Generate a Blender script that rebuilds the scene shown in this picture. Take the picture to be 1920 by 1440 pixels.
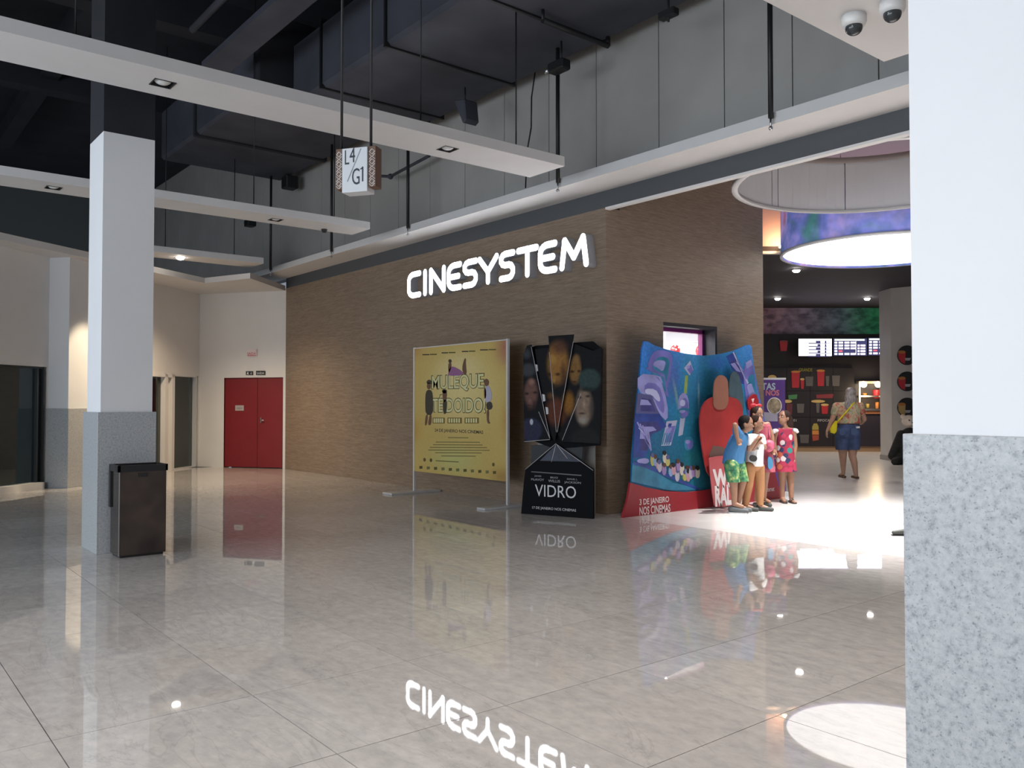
import bpy, bmesh, math, random
from mathutils import Vector, Matrix
random.seed(7)
for o in list(bpy.data.objects): bpy.data.objects.remove(o)
SC = bpy.context.scene; COL = SC.collection

# ------------------------------------------------------------------ camera
FPX, HC = 1580.0, 1.42
_a = math.atan2(1278, 1580.0); _p = math.atan2(37, 1580.0)
F0 = Vector((-math.cos(_a), math.sin(_a), 0)); RT = Vector((F0.y, -F0.x, 0)); ZZ = Vector((0, 0, 1))
FW = F0*math.cos(_p) + ZZ*math.sin(_p); UP = -F0*math.sin(_p) + ZZ*math.cos(_p)
CP = Vector((0, 0, HC))
cam = bpy.data.cameras.new('camera'); camo = bpy.data.objects.new('camera', cam); COL.objects.link(camo)
cam.sensor_width = 36; cam.lens = FPX/1920*36; cam.clip_start = 0.05; cam.clip_end = 200
camo.matrix_world = Matrix(((RT.x, UP.x, -FW.x, CP.x), (RT.y, UP.y, -FW.y, CP.y), (RT.z, UP.z, -FW.z, CP.z), (0, 0, 0, 1)))
SC.camera = camo

# ------------------------------------------------------------------ world, large lights, exposure
w = bpy.data.worlds.new('world'); SC.world = w; w.use_nodes = True
w.node_tree.nodes['Background'].inputs[0].default_value = (0.75, 0.85, 1, 1)
w.node_tree.nodes['Background'].inputs[1].default_value = 0.30
SC.view_settings.view_transform = 'Standard'; SC.view_settings.look = 'None'
SC.view_settings.gamma = 1; SC.view_settings.exposure = 0; SC.view_settings.use_curve_mapping = False

def area(name, loc, target, sx, sy, power, color=(1, 1, 1), spread=math.pi):
    l = bpy.data.lights.new(name, 'AREA'); l.shape = 'RECTANGLE'; l.size = sx; l.size_y = sy
    l.energy = power; l.color = color; l.spread = spread
    o = bpy.data.objects.new(name, l); COL.objects.link(o); o.location = loc
    o.rotation_euler = (Vector(target)-Vector(loc)).to_track_quat('-Z', 'Y').to_euler()
    return o
def spot(name, loc, target, power, angle, color=(1, 1, 1), blend=0.6, r=0.05):
    l = bpy.data.lights.new(name, 'SPOT'); l.energy = power; l.spot_size = math.radians(angle); l.spot_blend = blend
    l.color = color; l.shadow_soft_size = r
    o = bpy.data.objects.new(name, l); COL.objects.link(o); o.location = loc
    o.rotation_euler = (Vector(target)-Vector(loc)).to_track_quat('-Z', 'Y').to_euler()
    return o
def point(name, loc, power, color=(1, 1, 1), r=0.1):
    l = bpy.data.lights.new(name, 'POINT'); l.energy = power; l.color = color; l.shadow_soft_size = r
    o = bpy.data.objects.new(name, l); COL.objects.link(o); o.location = loc
    return o
# daylight from the glazed mall front behind the photographer
area('daylight_glazing', (-6.0, -7.2, 2.3), (-6.0, 6, 1.6), 15, 3.4, 920, (0.80, 0.90, 1.0))
# added fill light under the slab, brightens the mall floor
area('floor_fill_light', (-9.5, -5.2, 8.05), (-9.5, -4.4, 0), 9, 4.5, 150, (0.86, 0.93, 1.0))

# ------------------------------------------------------------------ pixel -> place helpers (1920 x 1440)
def ray(px, py): return FW + RT*((px-960)/FPX) - UP*((py-720)/FPX)
def P(px, py, **k):
    d = ray(px, py); ax, v = list(k.items())[0]; i = 'xyz'.index(ax)
    return CP + d*((v-CP[i])/d[i])
def Q(px, py, depth): return CP + ray(px, py)*depth
def GP(lat, dep, z): return Vector((F0.x*dep+RT.x*lat, F0.y*dep+RT.y*lat, z))

class Frame:
    """A flat panel's own axes: u along it, v up it, n out of its face."""
    def __init__(s, o, u, v=(0, 0, 1)):
        s.o = Vector(o); s.u = Vector(u).normalized(); s.v = Vector(v).normalized(); s.n = s.u.cross(s.v)
    def w(s, u, v, n=0): return s.o + s.u*u + s.v*v + s.n*n
    def px(s, px, py, n=0):
        d = ray(px, py); t = ((s.o+s.n*n-CP).dot(s.n))/d.dot(s.n); p = CP+d*t-s.o
        return (p.dot(s.u), p.dot(s.v))

# ------------------------------------------------------------------ materials
MATS = {}
def nt(m): return m.node_tree.nodes, m.node_tree.links
def mat(name, col, rough=0.6, metal=0.0, emit=None, es=0.0, spec=0.5, noise=0.0, nscale=6.0, bump=0.0, coat=0.0, alpha=1.0, stretch=(1, 1, 1), detail=4.0):
    if name in MATS: return MATS[name]
    m = bpy.data.materials.new(name); m.use_nodes = True; n, l = nt(m); b = n['Principled BSDF']
    b.inputs['Base Color'].default_value = (*col, 1); b.inputs['Roughness'].default_value = rough
    b.inputs['Metallic'].default_value = metal; b.inputs['Specular IOR Level'].default_value = spec
    b.inputs['Coat Weight'].default_value = coat; b.inputs['Alpha'].default_value = alpha
    if emit: b.inputs['Emission Color'].default_value = (*emit, 1); b.inputs['Emission Strength'].default_value = es
    if noise or bump:
        tc = n.new('ShaderNodeTexCoord'); mp = n.new('ShaderNodeMapping'); mp.inputs['Scale'].default_value = stretch
        nz = n.new('ShaderNodeTexNoise'); nz.inputs['Scale'].default_value = nscale; nz.inputs['Detail'].default_value = detail
        l.new(tc.outputs['Object'], mp.inputs[0]); l.new(mp.outputs[0], nz.inputs['Vector'])
        if noise:
            r = n.new('ShaderNodeMapRange'); r.inputs[1].default_value = 0.3; r.inputs[2].default_value = 0.7
            r.inputs[3].default_value = 1-noise; r.inputs[4].default_value = 1+noise
            mx = n.new('ShaderNodeVectorMath'); mx.operation = 'SCALE'; mx.inputs[0].default_value = col
            l.new(nz.outputs['Fac'], r.inputs[0]); l.new(r.outputs[0], mx.inputs['Scale']); l.new(mx.outputs[0], b.inputs['Base Color'])
        if bump:
            bp = n.new('ShaderNodeBump'); bp.inputs['Strength'].default_value = bump; bp.inputs['Distance'].default_value = 0.01
            l.new(nz.outputs['Fac'], bp.inputs['Height']); l.new(bp.outputs[0], b.inputs['Normal'])
    MATS[name] = m; return m
def ramp(n, stops, interp='LINEAR'):
    r = n.new('ShaderNodeValToRGB'); e = r.color_ramp; e.interpolation = interp
    while len(e.elements) < len(stops): e.elements.new(0.5)
    for el, (p, c) in zip(e.elements, stops): el.position = p; el.color = (*c, 1)
    return r
def texmat(name, build, rough=0.6, spec=0.5, emit=0.0):
    """build(nodes, links, texcoord) returns a colour socket"""
    if name in MATS: return MATS[name]
    m = bpy.data.materials.new(name); m.use_nodes = True; n, l = nt(m); b = n['Principled BSDF']
    b.inputs['Roughness'].default_value = rough; b.inputs['Specular IOR Level'].default_value = spec
    tc = n.new('ShaderNodeTexCoord'); c = build(n, l, tc, b); l.new(c, b.inputs['Base Color'])
    if emit: l.new(c, b.inputs['Emission Color']); b.inputs['Emission Strength'].default_value = emit
    MATS[name] = m; return m
def mixc(n, l, fac, a, b, blend='MIX'):
    x = n.new('ShaderNodeMix'); x.data_type = 'RGBA'; x.blend_type = blend
    for s, v in ((x.inputs[0], fac), (x.inputs[6], a), (x.inputs[7], b)):
        if hasattr(v, 'is_output'): l.new(v, s)
        elif isinstance(v, (int, float)): s.default_value = v
        else: s.default_value = (*v, 1)
    return x.outputs[2]
def nz(n, l, src, scale, detail=4, stretch=None, rough=0.5, dist=0.0):
    if stretch:
        mp = n.new('ShaderNodeMapping'); mp.inputs['Scale'].default_value = stretch; l.new(src, mp.inputs[0]); src = mp.outputs[0]
    t = n.new('ShaderNodeTexNoise'); t.inputs['Scale'].default_value = scale; t.inputs['Detail'].default_value = detail
    t.inputs['Roughness'].default_value = rough; t.inputs['Distortion'].default_value = dist
    l.new(src, t.inputs['Vector']); return t.outputs['Fac']
def through(n, l, val, stops, interp='LINEAR'):
    r = ramp(n, stops, interp); l.new(val, r.inputs[0]); return r.outputs[0]

def b_floor(n, l, tc, b):
    geo = n.new('ShaderNodeNewGeometry'); pos = geo.outputs['Position']
    oi = n.new('ShaderNodeObjectInfo')
    big = through(n, l, nz(n, l, pos, 0.9, 5), [(0.3, (0.52, 0.495, 0.475)), (0.7, (0.60, 0.57, 0.545))])
    sm = through(n, l, nz(n, l, pos, 9, 6, (1, 1.6, 1), 0.65), [(0.3, (0.80, 0.80, 0.81)), (0.68, (1.06, 1.05, 1.04))])
    c = mixc(n, l, 1.0, big, sm, 'MULTIPLY')
    v = nz(n, l, pos, 1.1, 5, (0.6, 2.2, 1), 0.6, 1.4)
    vein = through(n, l, v, [(0.488, (0, 0, 0)), (0.5, (1, 1, 1)), (0.512, (0, 0, 0))])
    c = mixc(n, l, vein, c, (0.13, 0.13, 0.13)) if False else mixc(n, l, mixc(n, l, 1.0, vein, (0.2, 0.2, 0.2), 'MULTIPLY'), c, (0.2, 0.19, 0.185))
    t = n.new('ShaderNodeMapRange'); t.inputs[3].default_value = 0.94; t.inputs[4].default_value = 1.05
    l.new(oi.outputs['Random'], t.inputs[0])
    vs = n.new('ShaderNodeVectorMath'); vs.operation = 'SCALE'; l.new(c, vs.inputs[0]); l.new(t.outputs[0], vs.inputs['Scale'])
    return vs.outputs[0]
M_TILE = texmat('polished_stone', b_floor, 0.02, 0.62)
M_GROUT = mat('grout', (0.10, 0.10, 0.10), 0.5)
M_WTILE = mat('white_porcelain', (0.62, 0.60, 0.58), 0.22, noise=0.05, nscale=3)
def b_granite(n, l, tc, b):
    geo = n.new('ShaderNodeNewGeometry'); pos = geo.outputs['Position']
    a = through(n, l, nz(n, l, pos, 60, 5, None, 0.68), [(0.30, (0.24, 0.25, 0.265)), (0.45, (0.385, 0.397, 0.41)), (0.62, (0.47, 0.478, 0.485))])
    k = through(n, l, nz(n, l, pos, 140, 3, None, 0.6), [(0.31, (0.5, 0.5, 0.51)), (0.40, (1, 1, 1))])
    return mixc(n, l, 0.9, a, k, 'MULTIPLY')
M_GRANITE = texmat('grey_granite', b_granite, 0.3)
def b_wood(n, l, tc, b):
    geo = n.new('ShaderNodeNewGeometry'); pos = geo.outputs['Position']
    a = through(n, l, nz(n, l, pos, 7, 6, (0.45, 0.45, 6), 0.6), [(0.25, (0.19, 0.138, 0.098)), (0.5, (0.25, 0.186, 0.134)), (0.75, (0.31, 0.234, 0.170))])
    k = through(n, l, nz(n, l, pos, 30, 4, (0.3, 0.3, 5), 0.6), [(0.3, (0.8, 0.8, 0.8)), (0.7, (1.15, 1.15, 1.15))])
    return mixc(n, l, 1.0, a, k, 'MULTIPLY')
M_WOOD = texmat('brown_laminate', b_wood, 0.45, 0.4)
M_WHITE = mat('white_paint', (0.72, 0.70, 0.68), 0.6, noise=0.02, nscale=2)
M_BEAM = mat('beam_white', (0.70, 0.68, 0.67), 0.6, noise=0.02, nscale=3)
M_COLW = mat('column_white', (0.76, 0.76, 0.77), 0.55, noise=0.015, nscale=2)
M_GPANEL = mat('grey_panel', (0.43, 0.41, 0.385), 0.65, noise=0.07, nscale=1.5)
M_BAND = mat('dark_band', (0.075, 0.08, 0.088), 0.6)
M_DARK = mat('dark_ceiling_paint', (0.018, 0.018, 0.024), 0.85, noise=0.3, nscale=1.2)
M_DUCT = mat('duct_fabric', (0.06, 0.062, 0.08), 0.75, noise=0.3, nscale=1.0, bump=0.2)
M_BLACK = mat('black_metal', (0.012, 0.012, 0.014), 0.5)
M_STEEL = mat('brushed_steel', (0.55, 0.55, 0.56), 0.3, 1.0)
M_ALU = mat('aluminium', (0.72, 0.72, 0.73), 0.4, 0.4)
M_PLAST = mat('white_plastic', (0.7, 0.7, 0.7), 0.4)

# ------------------------------------------------------------------ mesh building
ORG = {}
class MB:
    def __init__(s): s.v = []; s.f = []; s.sm = []
    def face(s, idx, smooth=False): s.f.append(idx); s.sm.append(smooth)
    def add(s, vs, fs, smooth=False):
        k = len(s.v); s.v += [Vector(p) for p in vs]
        for f in fs: s.face([i+k for i in f], smooth)
        return s
    def hexa(s, p): return s.add(p, [(0, 3, 2, 1), (4, 5, 6, 7), (0, 1, 5, 4), (1, 2, 6, 5), (2, 3, 7, 6), (3, 0, 4, 7)])
    def box(s, x0, x1, y0, y1, z0, z1):
        return s.hexa([(x0, y0, z0), (x1, y0, z0), (x1, y1, z0), (x0, y1, z0), (x0, y0, z1), (x1, y0, z1), (x1, y1, z1), (x0, y1, z1)])
    def fbox(s, fr, u0, u1, v0, v1, n0, n1):
        W = fr.w; return s.hexa([W(u0, v0, n1), W(u1, v0, n1), W(u1, v0, n0), W(u0, v0, n0), W(u0, v1, n1), W(u1, v1, n1), W(u1, v1, n0), W(u0, v1, n0)])
    def prism(s, fr, pts, n0, n1):
        A = sum(pts[i][0]*pts[(i+1) % len(pts)][1]-pts[(i+1) % len(pts)][0]*pts[i][1] for i in range(len(pts)))
        if A < 0: pts = pts[::-1]
        N = len(pts); vs = [fr.w(u, v, n1) for u, v in pts]+[fr.w(u, v, n0) for u, v in pts]
        return s.add(vs, [tuple(range(N)), tuple(range(2*N-1, N-1, -1))]+[(i, i+N, (i+1) % N+N, (i+1) % N) for i in range(N)])
    def frustum(s, p0, p1, r0, r1, n=12, caps=True, smooth=True):
        p0, p1 = Vector(p0), Vector(p1); d = (p1-p0).normalized(); a = d.orthogonal().normalized(); b = d.cross(a)
        vs = []
        for p, r in ((p0, r0), (p1, r1)):
            vs += [p+(a*math.cos(t)+b*math.sin(t))*r for t in [2*math.pi*i/n for i in range(n)]]
        s.add(vs, [(i, (i+1) % n, (i+1) % n+n, i+n) for i in range(n)], smooth)
        if caps: s.add(vs, [tuple(range(n-1, -1, -1)), tuple(range(n, 2*n))])
        return s
    def tube(s, pts, r, n=8):
        for a, b in zip(pts, pts[1:]): s.frustum(a, b, r, r, n)
        return s
    def ell(s, c, rad, axes=None, nu=16, nv=10):
        c = Vector(c); ax = axes or (Vector((1, 0, 0)), Vector((0, 1, 0)), Vector((0, 0, 1)))
        vs = []; fs = []
        for j in range(nv+1):
            t = math.pi*j/nv
            for i in range(nu):
                p = 2*math.pi*i/nu
                vs.append(c+ax[0]*rad[0]*math.sin(t)*math.cos(p)+ax[1]*rad[1]*math.sin(t)*math.sin(p)+ax[2]*rad[2]*math.cos(t))
        for j in range(nv):
            for i in range(nu):
                fs.append((j*nu+i, (j+1)*nu+i, (j+1)*nu+(i+1) % nu, j*nu+(i+1) % nu))
        return s.add(vs, fs, True)
    def lathe(s, c, prof, n=32, smooth=True, close=False):
        c = Vector(c); vs = []; m = len(prof)
        for r, z in prof: vs += [c+Vector((r*math.cos(2*math.pi*i/n), r*math.sin(2*math.pi*i/n), z)) for i in range(n)]
        fs = []
        for j in range(m-1+(1 if close else 0)):
            k = (j+1) % m
            fs += [(j*n+i, j*n+(i+1) % n, k*n+(i+1) % n, k*n+i) for i in range(n)]
        return s.add(vs, fs, smooth)
    def mesh(s, name, m, org, bevel=0.0):
        me = bpy.data.meshes.new(name); me.from_pydata([p-org for p in s.v], [], s.f)
        for p, k in zip(me.polygons, s.sm): p.use_smooth = k
        bm = bmesh.new(); bm.from_mesh(me)
        bmesh.ops.remove_doubles(bm, verts=bm.verts, dist=1e-6)
        bmesh.ops.recalc_face_normals(bm, faces=bm.faces)
        if bevel: bmesh.ops.bevel(bm, geom=list(bm.edges), offset=bevel, segments=1, affect='EDGES', clamp_overlap=True)
        bm.to_mesh(me); bm.free()
        me.materials.append(m); return me
    def build(s, name, m, parent=None, bevel=0.0):
        return link(name, s, m, parent, bevel)
def base_of(vs):
    return Vector(((min(p.x for p in vs)+max(p.x for p in vs))/2, (min(p.y for p in vs)+max(p.y for p in vs))/2, min(p.z for p in vs)))
def link(name, mb, m, parent=None, bevel=0.0):
    org = ORG[parent.name] if parent else base_of(mb.v)
    o = bpy.data.objects.new(name, mb.mesh(name, m, org, bevel)); COL.objects.link(o)
    if parent: o.parent = parent
    else: o.location = org
    ORG[o.name] = org; return o
def tag(o, label, cat, group=None):
    o['label'] = label; o['category'] = cat
    if group: o['group'] = group
    return o
def thing(name, loc, label, cat, group=None):
    o = bpy.data.objects.new(name, None); COL.objects.link(o); o.location = loc; o.empty_display_size = 0.1
    ORG[o.name] = Vector(loc); return tag(o, label, cat, group)
def struct(o, label=None):
    o['kind'] = 'structure'
    if label: o['label'] = label
    return o
def sempty(name, loc, label=None):
    o = bpy.data.objects.new(name, None); COL.objects.link(o); o.location = loc; ORG[o.name] = Vector(loc); return struct(o, label)

def text_mb(s, fr, cu, cv, h, width=None, n0=0.0, n1=0.004, offset=0.0, align='CENTER', shear=0.0, bold=0.0):
    c = bpy.data.curves.new('t', 'FONT'); c.body = s; c.size = 1.0; c.align_x = align; c.offset = offset+bold; c.shear = shear
    c.resolution_u = 3; c.fill_mode = 'FRONT'
    o = bpy.data.objects.new('t', c); me = o.to_mesh()
    vs = [v.co.copy() for v in me.vertices]; fs = [tuple(p.vertices) for p in me.polygons]
    o.to_mesh_clear(); bpy.data.objects.remove(o); bpy.data.curves.remove(c)
    x0, x1 = min(v.x for v in vs), max(v.x for v in vs); y0, y1 = min(v.y for v in vs), max(v.y for v in vs)
    ky = h/(y1-y0); kx = (width/(x1-x0)) if width else ky
    if align == 'CENTER': mx = (x0+x1)/2
    else: mx = x0
    mb = MB(); mb.add([fr.w(cu+(v.x-mx)*kx, cv+(v.y-(y0+y1)/2)*ky, n1) for v in vs], fs); return mb
def px_text(s, fr, p0, p1, m, parent, name='lettering', n=0.004, **k):
    """lettering whose cap box runs from pixel p0 (top left) to p1 (bottom right) on the frame's plane"""
    a = fr.px(*p0, n); b = fr.px(*p1, n)
    return text_mb(s, fr, (a[0]+b[0])/2, (a[1]+b[1])/2, abs(a[1]-b[1]), abs(b[0]-a[0]), n1=n, **k).build(name, m, parent)
def px_poly(fr, pts, n0, n1): return MB().prism(fr, [fr.px(x, y, n1) for x, y in pts], n0, n1)
def px_ell(fr, c, r, n0, n1, k=20, rot=0.0):
    return MB().prism(fr, [fr.px(c[0]+r[0]*math.cos(t)*math.cos(rot)-r[1]*math.sin(t)*math.sin(rot), c[1]+r[0]*math.cos(t)*math.sin(rot)+r[1]*math.sin(t)*math.cos(rot), n1) for t in [2*math.pi*i/k for i in range(k)]], n0, n1)
def smooth_pts(pts, it=2, closed=True):
    for _ in range(it):
        q = []; N = len(pts)
        for i in range(N if closed else N-1):
            a, b = pts[i], pts[(i+1) % N]
            q += [(a[0]*.75+b[0]*.25, a[1]*.75+b[1]*.25), (a[0]*.25+b[0]*.75, a[1]*.25+b[1]*.75)]
        pts = q if closed else [pts[0]]+q+[pts[-1]]
    return pts

def softprint(name, fr, base, blobs, rough=.5, spec=.3, grain=.15):
    """printed picture made of soft ovals, in the panel's own metres; blob = (px, py, rx, ry, colour, strength, softness, turn)"""
    def bld(n, l, tc, b):
        geo = n.new('ShaderNodeNewGeometry'); sub = n.new('ShaderNodeVectorMath'); sub.operation = 'SUBTRACT'; sub.inputs[1].default_value = fr.o
        l.new(geo.outputs['Position'], sub.inputs[0]); cb = n.new('ShaderNodeCombineXYZ')
        for k, ax in enumerate((fr.u, fr.v)):
            d = n.new('ShaderNodeVectorMath'); d.operation = 'DOT_PRODUCT'; d.inputs[1].default_value = ax; l.new(sub.outputs[0], d.inputs[0]); l.new(d.outputs['Value'], cb.inputs[k])
        c = base(n, l, tc, b) if callable(base) else None
        for bl in blobs:
            x, y, rx, ry, col, st, so = bl[:7]; tn = bl[7] if len(bl) > 7 else 0.0
            cu, cv = fr.px(x, y); ru = abs(fr.px(x+rx, y)[0]-fr.px(x-rx, y)[0])/2; rv = abs(fr.px(x, y+ry)[1]-fr.px(x, y-ry)[1])/2
            mp = n.new('ShaderNodeMapping'); mp.vector_type = 'TEXTURE'; mp.inputs['Location'].default_value = (cu, cv, 0); mp.inputs['Rotation'].default_value = (0, 0, tn); mp.inputs['Scale'].default_value = (ru, rv, 1)
            l.new(cb.outputs[0], mp.inputs[0]); ln = n.new('ShaderNodeVectorMath'); ln.operation = 'LENGTH'; l.new(mp.outputs[0], ln.inputs[0])
            mr = n.new('ShaderNodeMapRange'); mr.interpolation_type = 'SMOOTHSTEP'; mr.inputs[1].default_value = 1.0; mr.inputs[2].default_value = 1.0-so; mr.inputs[3].default_value = 0; mr.inputs[4].default_value = st
            l.new(ln.outputs['Value'], mr.inputs[0])
            c = mixc(n, l, mr.outputs[0], c if c is not None else base, col)
        g = through(n, l, nz(n, l, cb.outputs[0], 26, 3), [(.3, (1-grain,)*3), (.7, (1+grain,)*3)])
        return mixc(n, l, 1.0, c, g, 'MULTIPLY')
    return texmat(name, bld, rough, spec)

# ================================================================== THE SETTING
WY = 7.74          # face of the cinema front
ZS = 4.17          # soffit / hung ceiling level
A1 = Vector((-17.45, WY, 0)); A2 = Vector((-19.25, 6.48, 0)); A3 = Vector((-15.34, 2.09, 0))
T2 = (A3-A2).normalized(); N2 = Vector((-T2.y, T2.x, 0))          # left wall runs A2 -> A3, N2 points into the mall
A4 = A3+T2*3.0

fl = struct(MB().box(-24, 9, -9, WY, -0.12, -0.012).build('floor', M_GROUT), 'polished grey stone mall floor')
TS, TY = 0.88, 0.8743
me_t = MB().box(-TS/2+.0022, TS/2-.0022, -TY/2+.0022, TY/2-.0022, -.014, 0).mesh('tile', M_TILE, Vector((0, 0, 0)))
def side2(p): return (p-A2).dot(N2)
for i in range(-1, 22):
    for j in range(0, 10):
        x = -2.25-TS*(i-.5)-TS; y = WY-TY*(j+.5)
        c = Vector((x, y, 0))
        if side2(c) < -0.5 or x < -19.4: continue
        if x+y*1.1 < -20 or (x > -1.5 and y < 1.2): continue
        t = bpy.data.objects.new('tile', me_t); COL.objects.link(t); t.parent = fl; t.location = c-fl.location
# floor beyond what shows singly
rest = MB().box(-0.9, 9, -9, WY, -.011, -.002).box(-19.4, -0.9, -9, -1.003, -.011, -.002).build('tile_field', M_TILE, fl); rest['kind'] = 'stuff'

# cinema floor
cf = struct(MB().box(-26, 6, WY, 34, -0.12, -0.012).build('floor_cinema', M_GROUT), 'white porcelain floor inside the cinema foyer')
me_w = MB().box(-.599, .599, -.599, .599, -.014, 0.0).mesh('tile', M_WTILE, Vector((0, 0, 0)))
for i in range(0, 12):
    for j in range(0, 8):
        t = bpy.data.objects.new('tile', me_w); COL.objects.link(t); t.parent = cf
        t.location = Vector((1.4-1.2*i, WY+.6+1.2*j, 0))-cf.location
r2 = MB().box(-26, 2.0, WY+9.6, 34, -.011, 0).box(-26, -12.4, WY, WY+9.6, -.011, 0).box(2.0, 6, WY, 34, -.011, 0).build('tile_field', M_WTILE, cf); r2['kind'] = 'stuff'

# brown front wall (to the opening) and its dark band
wf = struct(MB().box(A1.x, -7.64, WY, WY+.25, 0, 3.95).build('wall_front', M_WOOD), 'brown laminate wall carrying the lit cinema name')
struct(MB().box(-1.2, 8, WY, WY+.25, 0, 3.95).build('wall_front_far_side', M_WOOD), 'brown laminate wall on the other side of the cinema entrance')
struct(MB().box(A1.x, 8, WY+.0, WY+.07, 3.95, ZS+.02).build('trim_1', M_BAND), 'dark grey band above the brown wall and the entrance')
struct(MB().box(-7.64, -1.2, WY-.015, WY+.07, 3.922, 3.95).build('trim_2', M_BEAM), 'thin pale lip under the dark band over the entrance')
# cinema side wall with ticket window opening
WX = -7.64; wy0, wy1, wz1, wz0 = 8.84, 10.02, 2.54, 1.0; WE = 11.16
sw = MB()
sw.box(WX-.3, WX, WY+.25, wy0, 0, 5.2).box(WX-.3, WX, wy1, WE, 0, 5.2).box(WX-.3, WX, wy0, wy1, wz1, 5.2).box(WX-.3, WX, wy0, wy1, 0, wz0)
struct(sw.build('wall_entrance_side', M_WOOD), 'brown laminate side wall of the entrance with the ticket window')
# grey panel wall above the soffit
wu = struct(MB().box(-28.6, 8, WY+.06, WY+.3, ZS+.02, 8.2).build('wall_upper', M_BLACK), 'grey panelled wall above the soffit')
xs = [-4.0, -4.925, -5.785, -6.746, -7.815, -8.75]
while xs[-1] > -27.5: xs.append(xs[-1]-1.0)
xs = [x for x in (-4.0+1.0*k for k in range(9, 0, -1))]+xs
for a, b in zip(xs, xs[1:]):
    MB().box(b+.006, a-.006, WY, WY+.06, ZS+.1, 8.1).build('panel', M_GPANEL, wu, 0.002)
# soffit slab along the walls
ZL = 3.9
S2 = P(384, 531, z=ZL); S3 = P(0, 449, z=ZL); S3 = S3+(S3-S2).normalized()*3.0; S1 = P(469, 522, z=ZL)
top = Frame((0, 0, 0), (1, 0, 0), (0, 1, 0))
struct(MB().prism(top, [(8, 7.17), (-18.9, 7.17), (-18.9, WY+.05), (8, WY+.05)], ZS, ZS+.115).build('ceiling_soffit', M_BEAM), 'white soffit running along the top of the cinema front')
struct(MB().prism(top, [(S1.x, S1.y), (S2.x, S2.y), (S3.x, S3.y), (A4.x-N2.x*.1, A4.y-N2.y*.1), (A2.x-.1, A2.y), (A1.x-.02, WY-.01)], ZL, ZL+.11).build('ceiling_soffit_end', M_BEAM), 'white soffit over the red door and the left shop wall')
# door wall, split round the red double door
FD = Frame(A2, A1-A2); LD = (A1-A2).length
d0, d1, dh = LD-1.55, LD-.06, 2.0
wd = MB().fbox(FD, -.02, d0, 0, ZL+.05, -.2, 0).fbox(FD, d0, d1, dh, ZL+.05, -.2, 0).fbox(FD, d1, LD+.02, 0, ZL+.05, -.2, 0)
struct(wd.build('wall_door', M_WHITE), 'white end wall with the red double door')
M_RED = mat('red_door_paint', (0.20, 0.014, 0.02), 0.42, noise=0.06, nscale=2)
dr = sempty('door_1', FD.w((d0+d1)/2, 0), 'red double fire door in the white end wall')
dm = d0+(d1-d0)*.565
for a, b in ((d0+.012, dm-.004), (dm+.004, d1-.012)):
    lf = MB().fbox(FD, a, b, .015, dh-.015, -.07, -.02).build('door_leaf', M_RED, dr, .003)
    if a > dm:
        h = MB().fbox(FD, a+.07, a+.10, 1.0, 1.12, -.02, -.01).tube([FD.w(a+.085, 1.06, -.015), FD.w(a+.085, 1.06, .03), FD.w(a+.2, 1.055, .03)], .011, 8)
        h.build('handle', M_STEEL, lf)
    else:
        q = px_poly(FD, [(441, 760), (457, 760), (457, 770), (441, 770)], -.02, -.014).build('notice', mat('notice', (.42, .38, .36), .5), lf)
        px_text('SAÍDA', FD, (444, 763.2), (454, 767), mat('notice_ink', (.12, .08, .08), .5), lf, n=-.012)
MB().fbox(FD, d0, d0+.012, 0, dh, -.1, 0).fbox(FD, d1-.012, d1, 0, dh, -.1, 0).fbox(FD, d0, d1, dh-.015, dh, -.1, 0).build('door_frame', mat('dark_red', (.08, .01, .012), .5), dr)
MB().fbox(FD, d0, d1, 0, dh, -.35, -.3).build('backing', M_BLACK, dr)

# left wall with shopfront glass, glazed door and granite wainscot
FL = Frame(A4, A2-A4); LL = (A2-A4).length           # u runs from the near end (A4) to the far corner (A2)
def su(s): return LL-s                               # s measured from the far corner
gt = 2.04
lw = MB()
lw.fbox(FL, 0, LL, gt, ZL+.05, -.2, 0)                                   # above the glass line
lw.fbox(FL, su(.03), LL, 0, gt, -.2, 0)
lw.fbox(FL, su(4.85), su(3.95), 0, gt, -.2, 0)                           # behind the pilaster
lw.fbox(FL, su(3.95), su(2.1), 0, 1.34, -.2, 0)
struct(lw.build('wall_left', M_WHITE), 'white left wall above the shop glass')
M_WGLASS = mat('shop_glass', (0.02, 0.026, 0.03), 0.03, spec=0.9, coat=0.0)
def glassmat(name, tint, mixf):
    m = bpy.data.materials.new(name); m.use_nodes = True; n, l = nt(m); n.clear()
    o = n.new('ShaderNodeOutputMaterial'); g = n.new('ShaderNodeBsdfGlossy'); t = n.new('ShaderNodeBsdfTransparent'); mx = n.new('ShaderNodeMixShader'); fr = n.new('ShaderNodeLayerWeight'); pw = n.new('ShaderNodeMath'); pw.operation = 'POWER'; pw.inputs[1].default_value = 4.0
    l.new(fr.outputs['Facing'], pw.inputs[0]); fr = pw
    g.inputs['Roughness'].default_value = 0.02; t.inputs[0].default_value = (*tint, 1)
    a = n.new('ShaderNodeMath'); a.operation = 'ADD'; a.inputs[1].default_value = mixf; a.use_clamp = True
    l.new(fr.outputs[0], a.inputs[0]); l.new(a.outputs[0], mx.inputs[0]); l.new(t.outputs[0], mx.inputs[1]); l.new(g.outputs[0], mx.inputs[2]); l.new(mx.outputs[0], o.inputs[0])
    MATS[name] = m; return m
M_GL = glassmat('tinted_glass', (.45, .52, .52), .06)
M_GL2 = glassmat('grey_glass', (.55, .6, .57), .05)
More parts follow.
